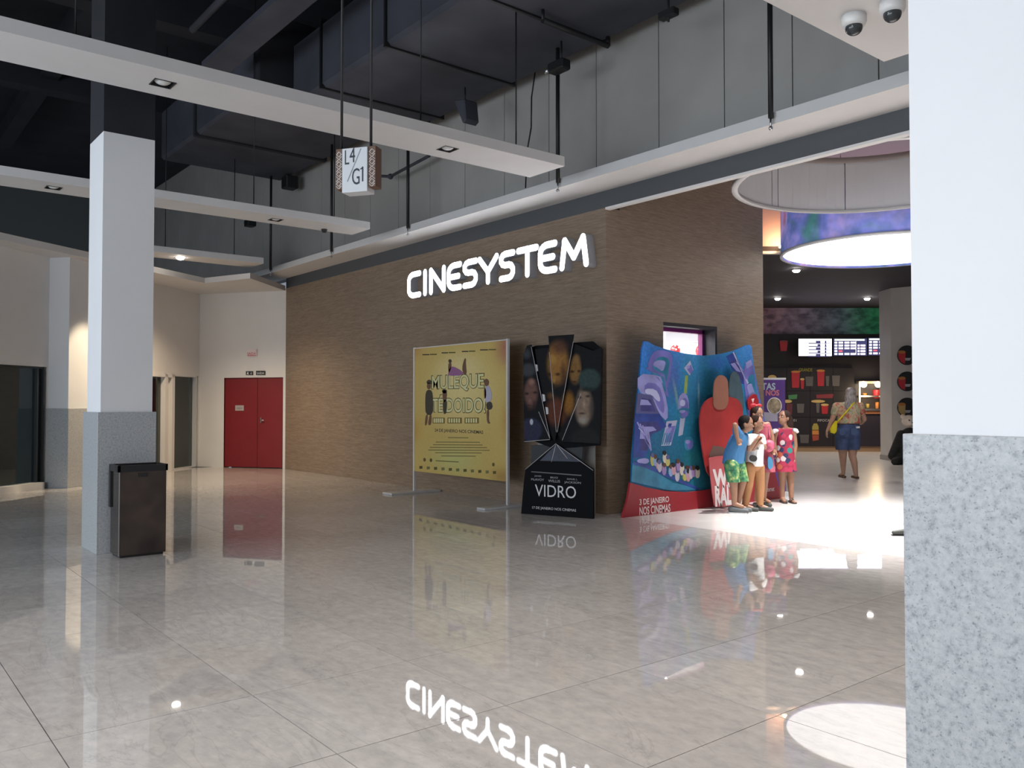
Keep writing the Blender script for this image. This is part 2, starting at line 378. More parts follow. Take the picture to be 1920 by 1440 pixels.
# shopfront window (leftmost in the picture)
w1 = sempty('window_1', FL.w(su(6.3), 0), 'dark shopfront window with a pale sill in the left wall')
MB().fbox(FL, 0.1, su(5.02), .12, gt-.03, -.10, -.085).build('pane', M_GL, w1)
MB().fbox(FL, 0, su(4.96), 0.0, .11, -.15, .05).build('sill', M_WHITE, w1)
MB().fbox(FL, su(5.05), su(5.02), .05, gt, -.13, -.04).fbox(FL, su(4.93), su(4.9), .05, gt, -.13, -.02).fbox(FL, 0, su(4.9), gt-.03, gt, -.13, -.03).build('window_frame', mat('dark_frame', (.03, .032, .035), .4), w1)
MB().fbox(FL, su(5.02), su(4.93), .05, gt-.03, -.09, -.08).build('side_pane', M_GL2, w1)
# dark shop interior behind it
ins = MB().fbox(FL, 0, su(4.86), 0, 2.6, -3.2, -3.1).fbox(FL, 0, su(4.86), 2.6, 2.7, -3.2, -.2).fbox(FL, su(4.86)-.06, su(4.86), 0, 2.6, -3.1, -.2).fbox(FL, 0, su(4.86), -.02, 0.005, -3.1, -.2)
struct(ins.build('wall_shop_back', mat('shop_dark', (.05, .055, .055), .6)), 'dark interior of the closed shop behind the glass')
sc_ = thing('stand_in_counter', FL.w(su(6.2), 0, -2.3), 'made-up counter whose teal glow stands in for reflections in the shopfront glass', 'counter')
MB().fbox(FL, su(7.6), su(5.3), 0, .95, -2.6, -2.0).build('counter_body', mat('shop_grey', (.10, .11, .10), .5), sc_)
MB().fbox(FL, su(7.6), su(5.35), 1.18, 1.62, -2.98, -2.9).build('back_panel', mat('teal_band_glow', (.05, .16, .2), .5, emit=(.10, .3, .4), es=.6), sc_)  # glowing panel added for the teal bands reflected in the glass
MB().fbox(FL, su(7.6), su(5.3), .95, 1.0, -2.65, -1.95).build('countertop', mat('shop_lav', (.3, .28, .34), .3), sc_)
# glazed sliding door and window between column and corner
w2 = sempty('door_2', FL.w(su(1.2), 0), 'glazed door with white frame beside the red door')
MB().fbox(FL, su(2.1), su(1.38), .03, gt-.06, -.1, -.085).build('pane', M_GL2, w2)
MB().fbox(FL, su(1.02), su(.14), .03, gt-.03, -.1, -.085).build('pane', M_GL2, w2)
MB().fbox(FL, su(1.38), su(1.28), 0, gt, -.14, .02).fbox(FL, su(1.12), su(1.02), 0, gt, -.14, .02).fbox(FL, su(2.1), su(1.02), gt-.06, gt, -.14, .02).fbox(FL, su(1.28), su(1.12), 0, gt, -.14, -.06).build('door_frame', M_WHITE, w2)
MB().fbox(FL, su(.14), su(.11), 0, gt, -.12, .01).fbox(FL, su(1.02), su(.11), 0, .03, -.12, .01).fbox(FL, su(1.02), su(.11), gt-.03, gt, -.12, .01).build('side_frame', M_ALU, w2)
MB().fbox(FL, su(2.1), su(.03), -.02, 2.4, -2.4, -2.3).fbox(FL, su(2.1), su(.03), 2.3, 2.4, -2.3, -.2).fbox(FL, su(2.15), su(2.1), 0, 2.4, -2.3, -.2).fbox(FL, su(.08), su(.03), 0, 2.4, -2.3, -.2).build('lobby', mat('lobby_grey', (.16, .17, .16), .6), w2)
w3 = sempty('window_2', FL.w(su(3.0), 1.34), 'dark high window over the granite wainscot')
MB().fbox(FL, su(3.9), su(2.15), 1.37, gt-.03, -.1, -.08).build('pane', M_WGLASS, w3)
MB().fbox(FL, su(3.95), su(3.9), 1.34, gt, -.15, .01).fbox(FL, su(2.15), su(2.1), 1.34, gt, -.15, .01).fbox(FL, su(3.95), su(2.1), 1.34, 1.37, -.15, .01).build('window_frame', M_BLACK, w3)
MB().fbox(FL, su(3.95), su(2.1), 0, 1.335, 0, .02).build('wainscot', M_GRANITE, w3)

# slab, walls of the void, back of the mall
struct(MB().box(-28.6, 9, -9, WY+.3, 8.1, 8.3).build('ceiling', M_DARK), 'black painted slab high above the mall')
for k, x in enumerate((-1, -5.2, -9.6, -14, -18.4)):
    MB().box(x-.2, x+.2, -9, WY, 7.5, 8.1).build('concrete_rib', M_DARK, bpy.data.objects['ceiling'])
for y in (-1.5, 3.2):
    MB().box(-24, 9, y-.15, y+.15, 7.7, 8.1).build('cross_rib', M_DARK, bpy.data.objects['ceiling'])
struct(MB().box(-28.8, -28.6, -9, WY+.3, 0, 8.3).build('wall_void', mat('void_grey', (.16, .17, .165), .8)), 'dark far wall of the ceiling void')
struct(MB().fbox(FL, -3, LL+9, ZS+.1, 8.2, -9.3, -9.2).build('wall_left_upper', mat('void_grey', (.16, .17, .165), .8)), 'dark wall above and behind the shops')
# lower white ceiling at the right with its edge
rc = MB().box(-3.34, 9, -9, 6.55, ZS, ZS+.13)
struct(rc.build('ceiling_lower', M_BEAM), 'white hung ceiling over the walkway with dome cameras')

# ================================================================== COLUMNS
def column(loc, sx, sy, gh, wh, ztop, label, fr=None, inset=.03, darktop=True):
    t = thing('column', loc, label, 'column')
    f = fr or Frame(loc, (1, 0, 0)); ins = inset
    gr = MB(); k = .02
    # four granite slabs mitred round the shaft
    MB().fbox(f, 0, sx, 0, gh, -.02, 0).build('granite_slab', M_GRANITE, t, .002)
    MB().fbox(f, 0, sx, 0, gh, -sy, -sy+.02).build('granite_slab', M_GRANITE, t, .002)
    MB().fbox(f, 0, .02, 0, gh, -sy+.02, -.02).build('granite_slab', M_GRANITE, t, .002)
    MB().fbox(f, sx-.02, sx, 0, gh, -sy+.02, -.02).build('granite_slab', M_GRANITE, t, .002)
    MB().fbox(f, .02, sx-.02, gh-.02, gh-.001, -sy+.02, -.02).build('granite_cap', M_GRANITE, t)
    MB().fbox(f, ins, sx-ins, gh-.01, wh, -sy+ins, -ins).build('shaft', M_COLW, t)
    if darktop: MB().fbox(f, ins, sx-ins, wh, ztop, -sy+ins, -ins).build('upper_shaft', M_DARK, t)
    return t
column(Vector((-9.25, 1.966, 0)), .6, .53, 1.34, 4.03, 8.1, 'white square column with grey granite base beside the steel bin')
column(Vector((-1.031, 2.095, 0)), .6, .52, 1.345, ZS, 8.1, 'large close white column with speckled granite base at the picture edge', inset=.018, darktop=False)
pr = FL.w(su(4.86), 0); PFr = Frame(FL.w(su(4.86), 0, .4), A2-A4)
column(PFr.o, .62, .42, 1.34, ZL+.02, 8.1, 'pilaster lit by a warm lamp on the left wall between the dark windows', fr=PFr, darktop=False, inset=.02)

# ================================================================== HUNG BEAMS
M_LAMPON = mat('lamp_warm_lit', (1, .95, .85), .5, emit=(1, .93, .82), es=40)
def beam(x0, x1, ys, label, lit=(), y0=-8.5):
    t = thing('ceiling_beam', (x0, 0, ZS), label, 'ceiling beam', 'white beams hung under the dark ceiling')
    # body as a shell so that the lamp holes are real
    xc = (x0+x1)/2; cuts = sorted(ys); y = y0
    b = MB()
    for c in cuts:
        b.box(x0, x1, y, c-.09, ZS, ZS+.112); b.box(x0, xc-.09, c-.09, c+.09, ZS, ZS+.112); b.box(xc+.09, x1, c-.09, c+.09, ZS, ZS+.112); y = c+.09
    b.box(x0, x1, y, 6.57, ZS, ZS+.112); b.build('beam_body', M_BEAM, t)
    for c in cuts:
        d = MB().box(xc-.09, xc+.09, c-.09, c+.09, ZS+.1, ZS+.11)
        for a, e in ((xc-.09, xc-.08), (xc+.08, xc+.09)): d.box(a, e, c-.09, c+.09, ZS-.004, ZS+.1)
        for a, e in ((c-.09, c-.08), (c+.08, c+.09)): d.box(xc-.08, xc+.08, a, e, ZS-.004, ZS+.1)
        dl = d.build('downlight', M_BLACK, t)
        MB().ell((xc, c, ZS-.005 if c in lit else ZS+.035), (.075, .075, .045)).build('lamp', M_LAMPON if c in lit else mat('lamp_off', (.7, .7, .68), .3), dl)
        if c in lit: spot('lamp_light', (xc, c, ZS-.06), (xc, c+.35, 0), 620, 125, (1, .80, .56), .8)
    for yy in [q for q in (-3, 1.5, 4.8, 6.1) if q > y0]:
        MB().tube([Vector((xc, yy, ZS+.11)), Vector((xc, yy, 8.1 if yy < 5 else (6.215 if y0 > 0 else 5.945)))], .008, 6).build('hanger', M_BLACK, t)
    return t
beam(-7.78, -7.155, (-.77, 2.18, 5.145), 'longest white hung beam, passing over the hanging level sign')
beam(-12.27, -11.68, (-.77, 2.17, 5.138), 'middle white hung beam passing behind the granite column')
b3 = beam(-16.5, -15.87, (5.075,), 'farthest white hung beam with a lit lamp', lit=(5.075,), y0=3.75)
sm = thing('smoke_detector', P(608, 430, z=ZS), 'small dark detector under the middle hung beam', 'detector')
MB().lathe(sm.location, [(0, -.05), (.03, -.05), (.045, -.02), (.05, 0), (0, 0)], 12).build('housing', M_BLACK, sm)

# suspension rods of the soffit
for x, zt in ((-4.78, 5.94), (-7.89, 5.94), (-11.46, 5.94), (-14.1, 6.2), (-16.86, 6.2)):
    r = thing('suspension_rod', (x, 7.13, ZS), {-4.78: 'black soffit rod under the white walkway ceiling', -7.89: 'black soffit rod ending behind the longest hung beam', -11.46: 'black soffit rod over the lettering of the cinema name',
              -14.1: 'black soffit rod behind the middle hung beam tip', -16.86: 'black soffit rod behind the farthest hung beam'}[x], 'rod', 'black rods holding the soffit')
    MB().tube([Vector((x, 7.13, ZS+.05)), Vector((x, 7.13, zt))], .026, 8).build('rod', M_BLACK, r)
    MB().tube([Vector((x, 7.13, ZS-.05)), Vector((x, 7.13, ZS+.06))], .011, 8).ell((x, 7.13, ZS-.05), (.022, .022, .022)).build('end_pin', M_STEEL, r)

# ================================================================== CEILING SERVICES
d1_ = thing('air_duct', (-4, 6.4, 5.93), 'wide dark insulated duct along the grey panels', 'duct')
db = MB().box(-12, 8, 5.4, 7.47, 5.95, 6.9).build('duct_body', M_DUCT, d1_, .05)
for x in (-11, -9.2, -7.4, -5.6, -3.8):
    MB().box(x-.02, x+.02, 5.37, 7.5, 5.925, 6.93).build('strap', M_BLACK, d1_)
d2_ = thing('air_duct', (-14.2, 6.4, 6.18), 'dark duct box running on towards the end wall', 'duct')
MB().box(-17.2, -12.27, 5.0, 7.5, 6.22, 7.2).build('duct_body', M_DUCT, d2_, .05)
MB().box(-12.3, -12.06, 4.9, 7.55, 6.1, 7.3).build('flange', M_DARK, d2_, .02)
MB().box(-15.2, -15.1, 4.97, 7.53, 6.19, 7.23).build('flange', M_DARK, d2_)
d3_ = thing('air_duct', (-7, .2, 6.5), 'round dark duct crossing the ceiling void', 'duct')
MB().frustum((-15.6, .2, 6.95), (2, .2, 6.95), .42, .42, 20).build('duct_body', M_DUCT, d3_)
for x in (-15, -12, -9, -6, -3): MB().frustum((x-.03, .2, 6.95), (x+.03, .2, 6.95), .44, .44, 20).build('collar', M_DARK, d3_)
tag(MB().box(-12.5, -8, 4.2, 4.6, 6.4, 6.48).build('cable_tray', M_DUCT), 'dark cable tray running high in the ceiling void', 'cable tray')
for k, (y, z, lb) in enumerate(((4.9, 6.9, 'thin dark pipe nearest the wide duct'), (1.0, 7.2, 'thin dark pipe beside the round duct'), (3.9, 6.7, 'thin dark pipe beside the cable tray'))):
    tag(MB().tube([Vector((-12, y, z)), Vector((5, y, z))], .05, 10).build('sprinkler_pipe', M_DUCT), lb, 'pipe', 'pipes in the ceiling void')
# small fittings hanging at the duct edge
fx = thing('floodlight', P(1047, 124, y=6.98), 'small black floodlight at the top of the soffit rod', 'floodlight')
c = fx.location
MB().box(c.x-.14, c.x+.14, c.y-.07, c.y+.09, c.z-.07, c.z+.06).build('housing', M_BLACK, fx, .02)
MB().ell((c.x-.15, c.y-.06, c.z-.03), (.04, .03, .04)).build('lens', M_STEEL, fx)
MB().tube([c+Vector((0, .05, .05)), Vector((c.x, c.y+.05, 5.945))], .012).build('bracket', M_BLACK, fx)
sp = thing('loudspeaker', P(872, 212, y=7.0), 'dark wedge loudspeaker under the wide duct', 'loudspeaker')
c = sp.location
MB().prism(Frame(c, (1, 0, 0)), [(-.12, .2), (.14, .14), (.18, -.16), (.1, -.2)], -.12, .12).build('cabinet', M_DUCT, sp, .015)
MB().tube([c+Vector((0, 0, .15)), Vector((c.x, c.y, 5.945))], .012).build('bracket', M_BLACK, sp)
sp = thing('camera_box', P(1256, 27, y=6.9), 'small black box camera under the duct above the entrance', 'camera')
c = sp.location
MB().box(c.x-.13, c.x+.09, c.y-.05, c.y+.05, c.z-.03, c.z+.05).build('housing', M_BLACK, sp, .01)
MB().tube([c+Vector((-.02, 0, -.07)), c+Vector((-.02, 0, .3))], .014).build('bracket', M_BLACK, sp)
sp = thing('wall_box', P(545, 343, y=7.45), 'dark box hanging at the end of the duct over the middle beam', 'box')
c = sp.location
MB().box(c.x-.14, c.x+.14, c.y-.15, c.y+.12, c.z-.13, c.z+.13).build('housing', M_BLACK, sp, .02)
MB().tube([c+Vector((0, 0, .1)), Vector((c.x, c.y, max(c.z+.13, 6.215)))], .015).build('bracket', M_BLACK, sp)
sp = thing('wall_box', P(466, 418, y=7.6), 'small dark box on the grey panels beyond the middle beam', 'box')
c = sp.location
MB().box(c.x-.13, c.x+.13, c.y-.06, c.y+.14, c.z-.08, c.z+.08).build('housing', M_BLACK, sp, .015)
MB().box(c.x-.03, c.x+.03, c.y-.1, c.y-.05, c.z-.03, c.z+.03).build('knob', M_DARK, sp)
a, b = P(1018, 38, y=6.3), P(1140, 86, y=7.4)
tag(MB().tube([a, b], .035, 8).frustum(b, Vector((b.x, b.y, max(b.z+.02, 5.945))), .03, .03, 8).frustum(a, Vector((a.x, a.y, max(a.z+.02, 5.945))), .02, .02, 8).build('duct_hanger', M_BLACK), 'black bar slung under the wide duct', 'bracket')
ca, cb = P(1003, 137, y=7.5), P(988, 285, y=7.5)
tag(MB().tube([ca+Vector((0, 0, .5)), ca, ca+(cb-ca)*.3+Vector((-.02, 0, 0)), ca+(cb-ca)*.7+Vector((.04, 0, 0)), cb, cb-Vector((.03, 0, .5))], .01, 6).build('cable', M_BLACK), 'loose black cable dangling in front of the grey panels', 'cable')
pa, pb = P(718, 332, y=7.4), P(805, 292, y=7.4)
tag(MB().tube([P(712, 330, y=7.4), P(732, 331, y=7.4), pb], .025, 8).ell(P(732, 331, y=7.4), (.05, .05, .05)).tube([pb, Vector((pb.x, pb.y, 5.945))], .02).build('conduit', M_DUCT), 'bent dark conduit on the grey panels right of the level sign', 'conduit')

# dome cameras and lamp under the lower ceiling
for px, py, lb in ((1601, 44, 'white dome camera with smoked dome, the lower one at the ceiling corner'), (1673, 18, 'white dome camera with smoked dome, close to the bright column')):
    p = P(px, py-14, z=ZS); t = thing('dome_camera', p, lb, 'camera', 'dome cameras on the white ceiling')
    MB().lathe(p, [(.0, 0), (.085, 0), (.085, -.05), (.075, -.075), (.0, -.075)], 24).build('base', M_PLAST, t)
    MB().ell(p+Vector((0, 0, -.085)), (.06, .06, .055)).build('dome', mat('smoked_dome', (.04, .045, .05), .08), t)
for p, lb in (((-3.0, 5.06), 'lit round lamp in the white ceiling near the dome cameras'), ((-3.0, 2.1), 'added round fill lamp in the white ceiling over the column front'), ((-3.0, -.9), 'added round fill lamp in the white ceiling behind the camera'),
              ((-.2, 5.06), 'added round fill lamp in the white ceiling behind the close column'), ((-.2, -.9), 'added round fill lamp in the white ceiling back from the close column'), ((2.6, 3.0), 'added round fill lamp deepest in the walkway ceiling')):  # all but the first are added, out of view, to brighten the floor
    p = Vector((p[0], p[1], ZS)); t = thing('downlight', p, lb, 'downlight', 'walkway ceiling lamps')
    MB().lathe(p, [(.0, -.004), (.09, -.004), (.1, 0), (0, 0)], 20).build('rim', M_PLAST, t)
    MB().ell(p+Vector((0, 0, -.004)), (.07, .07, .012)).build('lamp', M_LAMPON, t)
    spot('lamp_light', p+Vector((0, 0, -.05)), p-Vector((.5, -.3, 3)), 165, 130, (1, .92, .84), .9)

# ================================================================== HANGING LEVEL SIGN
def level_sign():
    d = 6.8; a = Q(641, 361.8, d); b = Vector((a.x+.0, a.y, a.z))
    fr = Frame(a, (RT*.86+F0*-.0+Vector((.3, .1, 0))).normalized())
    # face runs along local u; left edge at u=0
    fr = Frame(a, Vector((.83, .56, 0)))
    u1, _ = fr.px(688.5, 346); u0, _ = fr.px(628, 365); u2 = fr.px(703, 340)[0]; h = fr.px(641, 279)[1]
    t = thing('level_sign', fr.w(u1/2, 0), 'hanging white parking level sign with carved brown side panels', 'sign')
    MB().fbox(fr, 0, u1, 0, h, -.13, 0).build('face_box', mat('sign_white', (.72, .73, .75), .4), t, .003)
    mb_ = mat('sign_brown', (.16, .085, .05), .5)
    mw = mat('carved_pale', (.62, .56, .52), .5)
    for k, (s, e) in enumerate(((u0, -.004), (u1+.004, u2))):
        sd = MB().fbox(fr, s, e, .035, h+.005, -.12, -.012).build('side_panel', mb_, t, .003)
        rnd = random.Random(3+k); g = MB(); wd_ = e-s
        for j in range(15):
            for i in range(2):
                cu = s+wd_*(.3+.4*i); cv = .035+(h-.05)*(j+.7)/15.5; sl = (1 if (i+j//2) % 2 else -1)
                w_ = wd_*.2; q = [(cu-sl*w_-.003, cv-.012), (cu-sl*w_+.005, cv-.013), (cu+sl*w_+.003, cv+.012), (cu+sl*w_-.005, cv+.013)]
                g.prism(fr, q, -.012, -.009)
        g.build('cutout_pattern', mw, sd)
    ink = mat('sign_ink', (.03, .035, .045), .5)
    for s, p0, p1 in (('L', (646.6, 282), (654.5, 308)), ('4', (655.5, 276.5), (665.5, 304)), ('G', (660, 316), (674, 345.5)), ('I', (678.6, 312.5), (681, 340))):
        px_text(s, fr, p0, p1, ink, t, 'character', n=.002)
    px_poly(fr, [(675.2, 316.5), (680.2, 312.3), (680.6, 314.6), (676.4, 318)], 0, .002).build('character', ink, t)
    px_poly(fr, [(676, 278), (677.4, 278.6), (652, 341), (650.4, 340)], 0, .0015).build('slash', mat('sign_slash', (.28, .29, .33), .5), t)
    for px in (640.5, 695.5):
        u = fr.px(px, 300, -.06)[0]
        p = fr.w(u, h, -.06); MB().tube([p-Vector((0, 0, .02)), Vector((p.x, p.y, 8.1))], .012, 8).build('rod', M_BLACK, t)
level_sign()

# ================================================================== LIT CINEMA NAME
def stroke_prism(mb, fr, pts, hw, n0, n1):
    for a, b in zip(pts, pts[1:]):
        a = Vector(a); b = Vector(b); ang = math.atan2(b.y-a.y, b.x-a.x); q = []
        for i in range(9): t = ang-math.pi/2+math.pi*i/8; q.append((b.x+hw*math.cos(t), b.y+hw*math.sin(t)))
        for i in range(9): t = ang+math.pi/2+math.pi*i/8; q.append((a.x+hw*math.cos(t), a.y+hw*math.sin(t)))
        mb.prism(fr, q, n0, n1)
def arc(c, r, a0, a1, n=5): return [(c[0]+r[0]*math.cos(math.radians(a0+(a1-a0)*i/n)), c[1]+r[1]*math.sin(math.radians(a0+(a1-a0)*i/n))) for i in range(n+1)]
GL = {'C': [[(1, 1)]+arc((.45, .72), (.45, .28), 90, 180)+arc((.45, .28), (.45, .28), 180, 270)+[(1, 0)]],
      'I': [[(.5, 0), (.5, 1)]],
      'N': [[(0, 0), (0, 1), (1, 0), (1, 1)]],
      'E': [[(1, 1)]+arc((.5, .7), (.5, .3), 90, 180)+arc((.5, .3), (.5, .3), 180, 270)+[(1, 0)], [(0, .5), (.86, .5)]],
      'S': [[(1, 1)]+arc((.35, .77), (.35, .23), 90, 270)+arc((.65, .27), (.35, .27), 90, -90)+[(0, 0)]],
      'Y': [[(0, 1), (.5, .42)], [(1, 1), (.5, .42), (.5, 0)]],
      'T': [[(0, 1), (1, 1)], [(.5, 1), (.5, 0)]],
      'M': [[(0, 0), (.12, 1), (.5, .32), (.88, 1), (1, 0)]]}
def cinema_name():
    YF = WY-.14; fr = Frame((0, YF, 0), (1, 0, 0))
    t = thing('cinema_sign', (-10, WY-.1, 3.2), 'glowing white channel letters of the cinema name on the brown wall', 'sign')
    edges = [('C', 764, 789.6), ('I', 793, 801), ('N', 805, 835.5), ('E', 838, 866), ('S', 867.5, 896), ('Y', 895.5, 935), ('S', 935.5, 966), ('T', 968, 1010), ('E', 1009, 1045), ('M', 1049, 1104)]
    mf = mat('sign_face_lit', (1, 1, 1), .5, emit=(.93, .95, 1), es=4.6); ms = mat('sign_return', (.40, .40, .43), .5)
    hw = .049; z0 = P(771, 560, y=YF).z; z1 = P(1104, 434.6, y=YF).z
    z0b = P(1104, 500, y=YF).z; z0 = (z0+z0b)/2
    for ch, a, b in edges:
        xa = P(a, 520, y=YF).x; xb = P(b, 500, y=YF).x
        q = MB(); g = MB()
        for st in GL[ch]:
            pts = [(xa+hw+(xb-xa-2*hw)*u, z0+hw+(z1-z0-2*hw)*v) for u, v in st]
            stroke_prism(q, fr, pts, hw, -.14, -.002); stroke_prism(g, fr, pts, hw-.004, -.002, .004)
        l_ = q.build('letter', ms, t); g.build('letter_face', mf, l_)
cinema_name()

# ================================================================== STEEL BIN
t = thing('trash_bin', (-8.44, 2.28, 0), 'brown reflective steel waste bin against the granite column', 'trash bin')
M_BIN = texmat('bronze_steel', lambda n, l, tc, b: through(n, l, nz(n, l, tc.outputs['Object'], 3.0, 4, (1, 1, 1)), [(.3, (.055, .043, .040)), (.7, (.14, .105, .085))]), .13)
MATS['bronze_steel'].node_tree.nodes['Principled BSDF'].inputs['Metallic'].default_value = .85
bx0, bx1, by0, by1, bh = -8.60, -8.29, 2.06, 2.50, .85
MB().box(bx0+.02, bx1, by0+.01, by1-.01, .02, bh-.05).build('body', M_BIN, t, .004)
rim = MB().box(bx0, bx1+.01, by0, by0+.02, bh-.06, bh).box(bx0, bx1+.01, by1-.02, by1, bh-.06, bh).box(bx0, bx0+.02, by0, by1, bh-.06, bh).box(bx1-.01, bx1+.01, by0, by1, bh-.06, bh)
rim.build('rim', mat('bin_rim', (.03, .028, .03), .35, .5), t)
MB().box(bx0+.03, bx1-.01, by0+.02, by1-.02, bh-.05, bh-.03).build('liner', M_BLACK, t)
MB().box(bx0+.0, bx0+.06, by0-.004, by0+.01, bh-.4, bh-.06).build('side_clip', M_BLACK, t)
MB().box(bx1-.002, bx1+.006, by0+.008, by0+.016, .02, bh-.06).build('edge_trim', M_STEEL, t)
MB().box(bx1, bx1+.012, 2.24, 2.32, bh-.11, bh-.075).build('latch', M_BLACK, t)
MB().box(bx0+.03, bx1-.02, by0+.03, by1-.03, 0, .02).build('foot', M_BLACK, t)

# ================================================================== EXIT SIGNS
def flat_sign(fr, box, m, label, texts=(), dep=.02, frame=None):
    x0, y0, x1, y1 = box
    t = thing('exit_sign', fr.w(*fr.px((x0+x1)/2, y1)), label, 'sign')
    px_poly(fr, [(x0, y0), (x1, y0), (x1, y1), (x0, y1)], 0, dep).build('plate', m, t)
    for s, p0, p1, mm in texts: px_text(s, fr, p0, p1, mm, t, n=dep+.003)
    return t
ink_w = mat('print_white', (.8, .8, .8), .5); ink_r = mat('print_red', (.5, .03, .03), .5); ink_k = mat('print_black', (.015, .015, .018), .5)
s_ = flat_sign(FD, (463, 654.5, 480.5, 667.5), mat('acrylic_pale', (.62, .52, .52), .3, emit=(1, .8, .8), es=.05), 'pale exit box with red lettering high above the red door', [('SAÍDA', (464, 659.5), (479.5, 665.5), ink_r)], .06)
px_poly(FD, [(464, 666.2), (479.5, 666.2), (479.5, 667.2), (464, 667.2)], .06, .063).build('underline', ink_r, s_)
s_ = flat_sign(FD, (461, 696, 474, 703), ink_k, 'small black plate with running figure and arrow over the red door', [('↓', (469, 697.5), (473, 701.8), ink_w)])
px_ell(FD, (464.6, 698), (1, .7), .02, .023, 8).build('pictogram', ink_w, s_); px_poly(FD, [(463.4, 698.9), (466, 698.9), (465.4, 700.2), (466.4, 702), (465.2, 702), (464.6, 700.8), (463.6, 702), (462.8, 702)], .02, .023).build('pictogram', ink_w, s_)
flat_sign(FD, (480, 695.3, 497, 703), ink_k, 'small black exit word plate over the red door', [('SAÍDA', (481.5, 697), (495.5, 701.5), ink_w)])

# ================================================================== YELLOW FILM POSTER STAND
def yellow_poster():
    Y = 7.28; x0, x1, z0, z1 = -11.49, -9.10, .345, 2.30
    t = thing('poster_stand', ((x0+x1)/2, Y, 0), 'yellow film poster on an aluminium floor stand beside the black standee', 'poster stand')
    fr = Frame((x0, Y, 0), (1, 0, 0))
    M_YP = softprint('poster_yellow', fr, (.56, .41, .13), [(862, 730, 95, 110, (.72, .59, .26), 1, 1), (850, 860, 70, 45, (.52, .51, .19), .9, 1), (955, 650, 40, 60, (.36, .11, .10), .9, 1), (775, 650, 30, 40, (.46, .24, .09), .8, 1), (775, 805, 25, 40, (.46, .26, .05), .7, 1), (952, 790, 20, 60, (.46, .24, .06), .7, 1), (945, 895, 40, 30, (.36, .20, .06), .8, 1), (860, 690, 60, 40, (.74, .62, .31), .6, 1)], grain=.04)
    MB().box(x0, x1, Y-.004, Y+.012, z0, z1).build('poster_sheet', M_YP, t)
    for x in (x0, x1):
        MB().box(x-.018, x+.018, Y-.012, Y+.024, .02, z1+.02).build('upright', M_ALU, t)
        ft = MB().box(x-.14+.1*(x > -10), x+.14, Y-.5, Y+.42, 0, .028).build('foot', mat('foot_steel', (.62, .62, .63), .4, .3), t, .004)
    MB().box(x0, x1, Y+.0, Y+.014, z1, z1+.015).build('top_rail', M_ALU, t)
    k = .0045
    ol = mat('print_olive', (.10, .085, .02), .5); fy = mat('print_lemon', (.66, .64, .34), .5); dk = mat('print_dark', (.045, .04, .03), .5)
    def two(s, p0, p1):
        px_text(s, fr, (p0[0]-1.5, p0[1]-1.5), (p1[0]+1.5, p1[1]+1.5), ol, t, 'title_outline', n=k+.001, bold=.045)
        px_text(s, fr, p0, p1, fy, t, 'title', n=k+.003, bold=.012)
    two('MULEQUE', (810, 705), (907, 732)); two('TÉ DOIDO!', (810, 741), (910, 774))
    for a, b in ((811, 834), (839, 866), (871, 898)):
        px_poly(fr, [(a, 783), (b, 783), (b, 794), (a, 794)], 0, k).build('subtitle_block', mat('print_brown', (.22, .15, .03), .5), t)
        for j in range(5):
            xx = a+2+(b-a-4)*j/5; px_poly(fr, [(xx, 784.5), (xx+2.8, 784.5), (xx+2.8, 792.5), (xx, 792.5)], 0, k+.001).build('subtitle_mark', fy, t)
    px_text('24 DE JANEIRO NOS CINEMAS', fr, (815, 803.5), (906, 815.5), dk, t, n=k, bold=.018)
    for i, (y, a, b) in enumerate(((820.5, 840, 878), (829, 817, 900), (834, 812, 905), (839, 806, 913), (844, 803, 918), (849, 816, 903), (855, 827, 892))):
        px_poly(fr, [(a, y-1.2), (b, y-.6), (b, y+1.4), (a, y+.8)], 0, k).build('credit_line', mat('print_credit', (.26, .21, .07), .5), t)
    for a, b, y in ((792, 805, 665), (806, 819, 664.5), (828, 840, 661.5), (841, 854, 661), (866, 878, 659), (879, 891, 658.5), (900, 915, 656), (916, 930, 655.5)):
        px_poly(fr, [(a, y-1), (b, y-1.2), (b, y+1), (a, y+1.2)], 0, k).build('cast_line', dk if int(a) in (792, 828, 866, 900) else ol, t)
    for x in (796, 808, 925): px_ell(fr, (x, 862+(x-796)*.07), (2.6, 3.6), 0, k, 8).build('logo', ol, t)
    px_poly(fr, [(817, 863), (860, 865.5), (860, 867), (817, 864.6)], 0, k).build('credit_line', ol, t)
    for i in range(11):
        x = 789+13.8*i; y = 876.5+i*.95
        px_poly(fr, [(x-3, y-2.6), (x+3, y-3), (x+3.2, y+2.2), (x-2.6, y+2.8)], 0, k).build('logo', mat('print_green', (.16, .17, .06), .5) if i % 2 else ol, t)
    # four little figures round the title
    skin = mat('print_skin', (.15, .075, .045), .5); vio = mat('print_violet', (.30, .12, .27), .5)
    def fig(parts):
        for m_, pts in parts: px_poly(fr, smooth_pts(pts, 1), 0, k+.005).build('printed_figure', m_, t)
    fig([(dk, [(798, 735), (803, 730), (810, 733), (812, 752), (811, 778), (798, 778), (797, 755)]), (skin, [(801, 718), (806, 717), (808, 726), (804, 731), (800, 727)]), (dk, [(799, 716), (804, 711), (809, 715), (810, 724), (807, 719), (801, 720)]), (skin, [(798, 778), (802, 778), (800, 797), (796, 798)]), (skin, [(805, 778), (809, 778), (808, 797), (802, 797)])])
    fig([(vio, [(843, 690), (849, 686), (868, 697), (867, 704), (841, 705), (840, 700)]), (skin, [(841, 680), (846, 680), (846, 690), (842, 700), (840, 692)]), (dk, [(840, 675), (845, 673), (847, 679), (842, 681)]), (skin, [(866, 690), (870, 674), (873, 671), (873, 682), (875, 702), (869, 703)])])
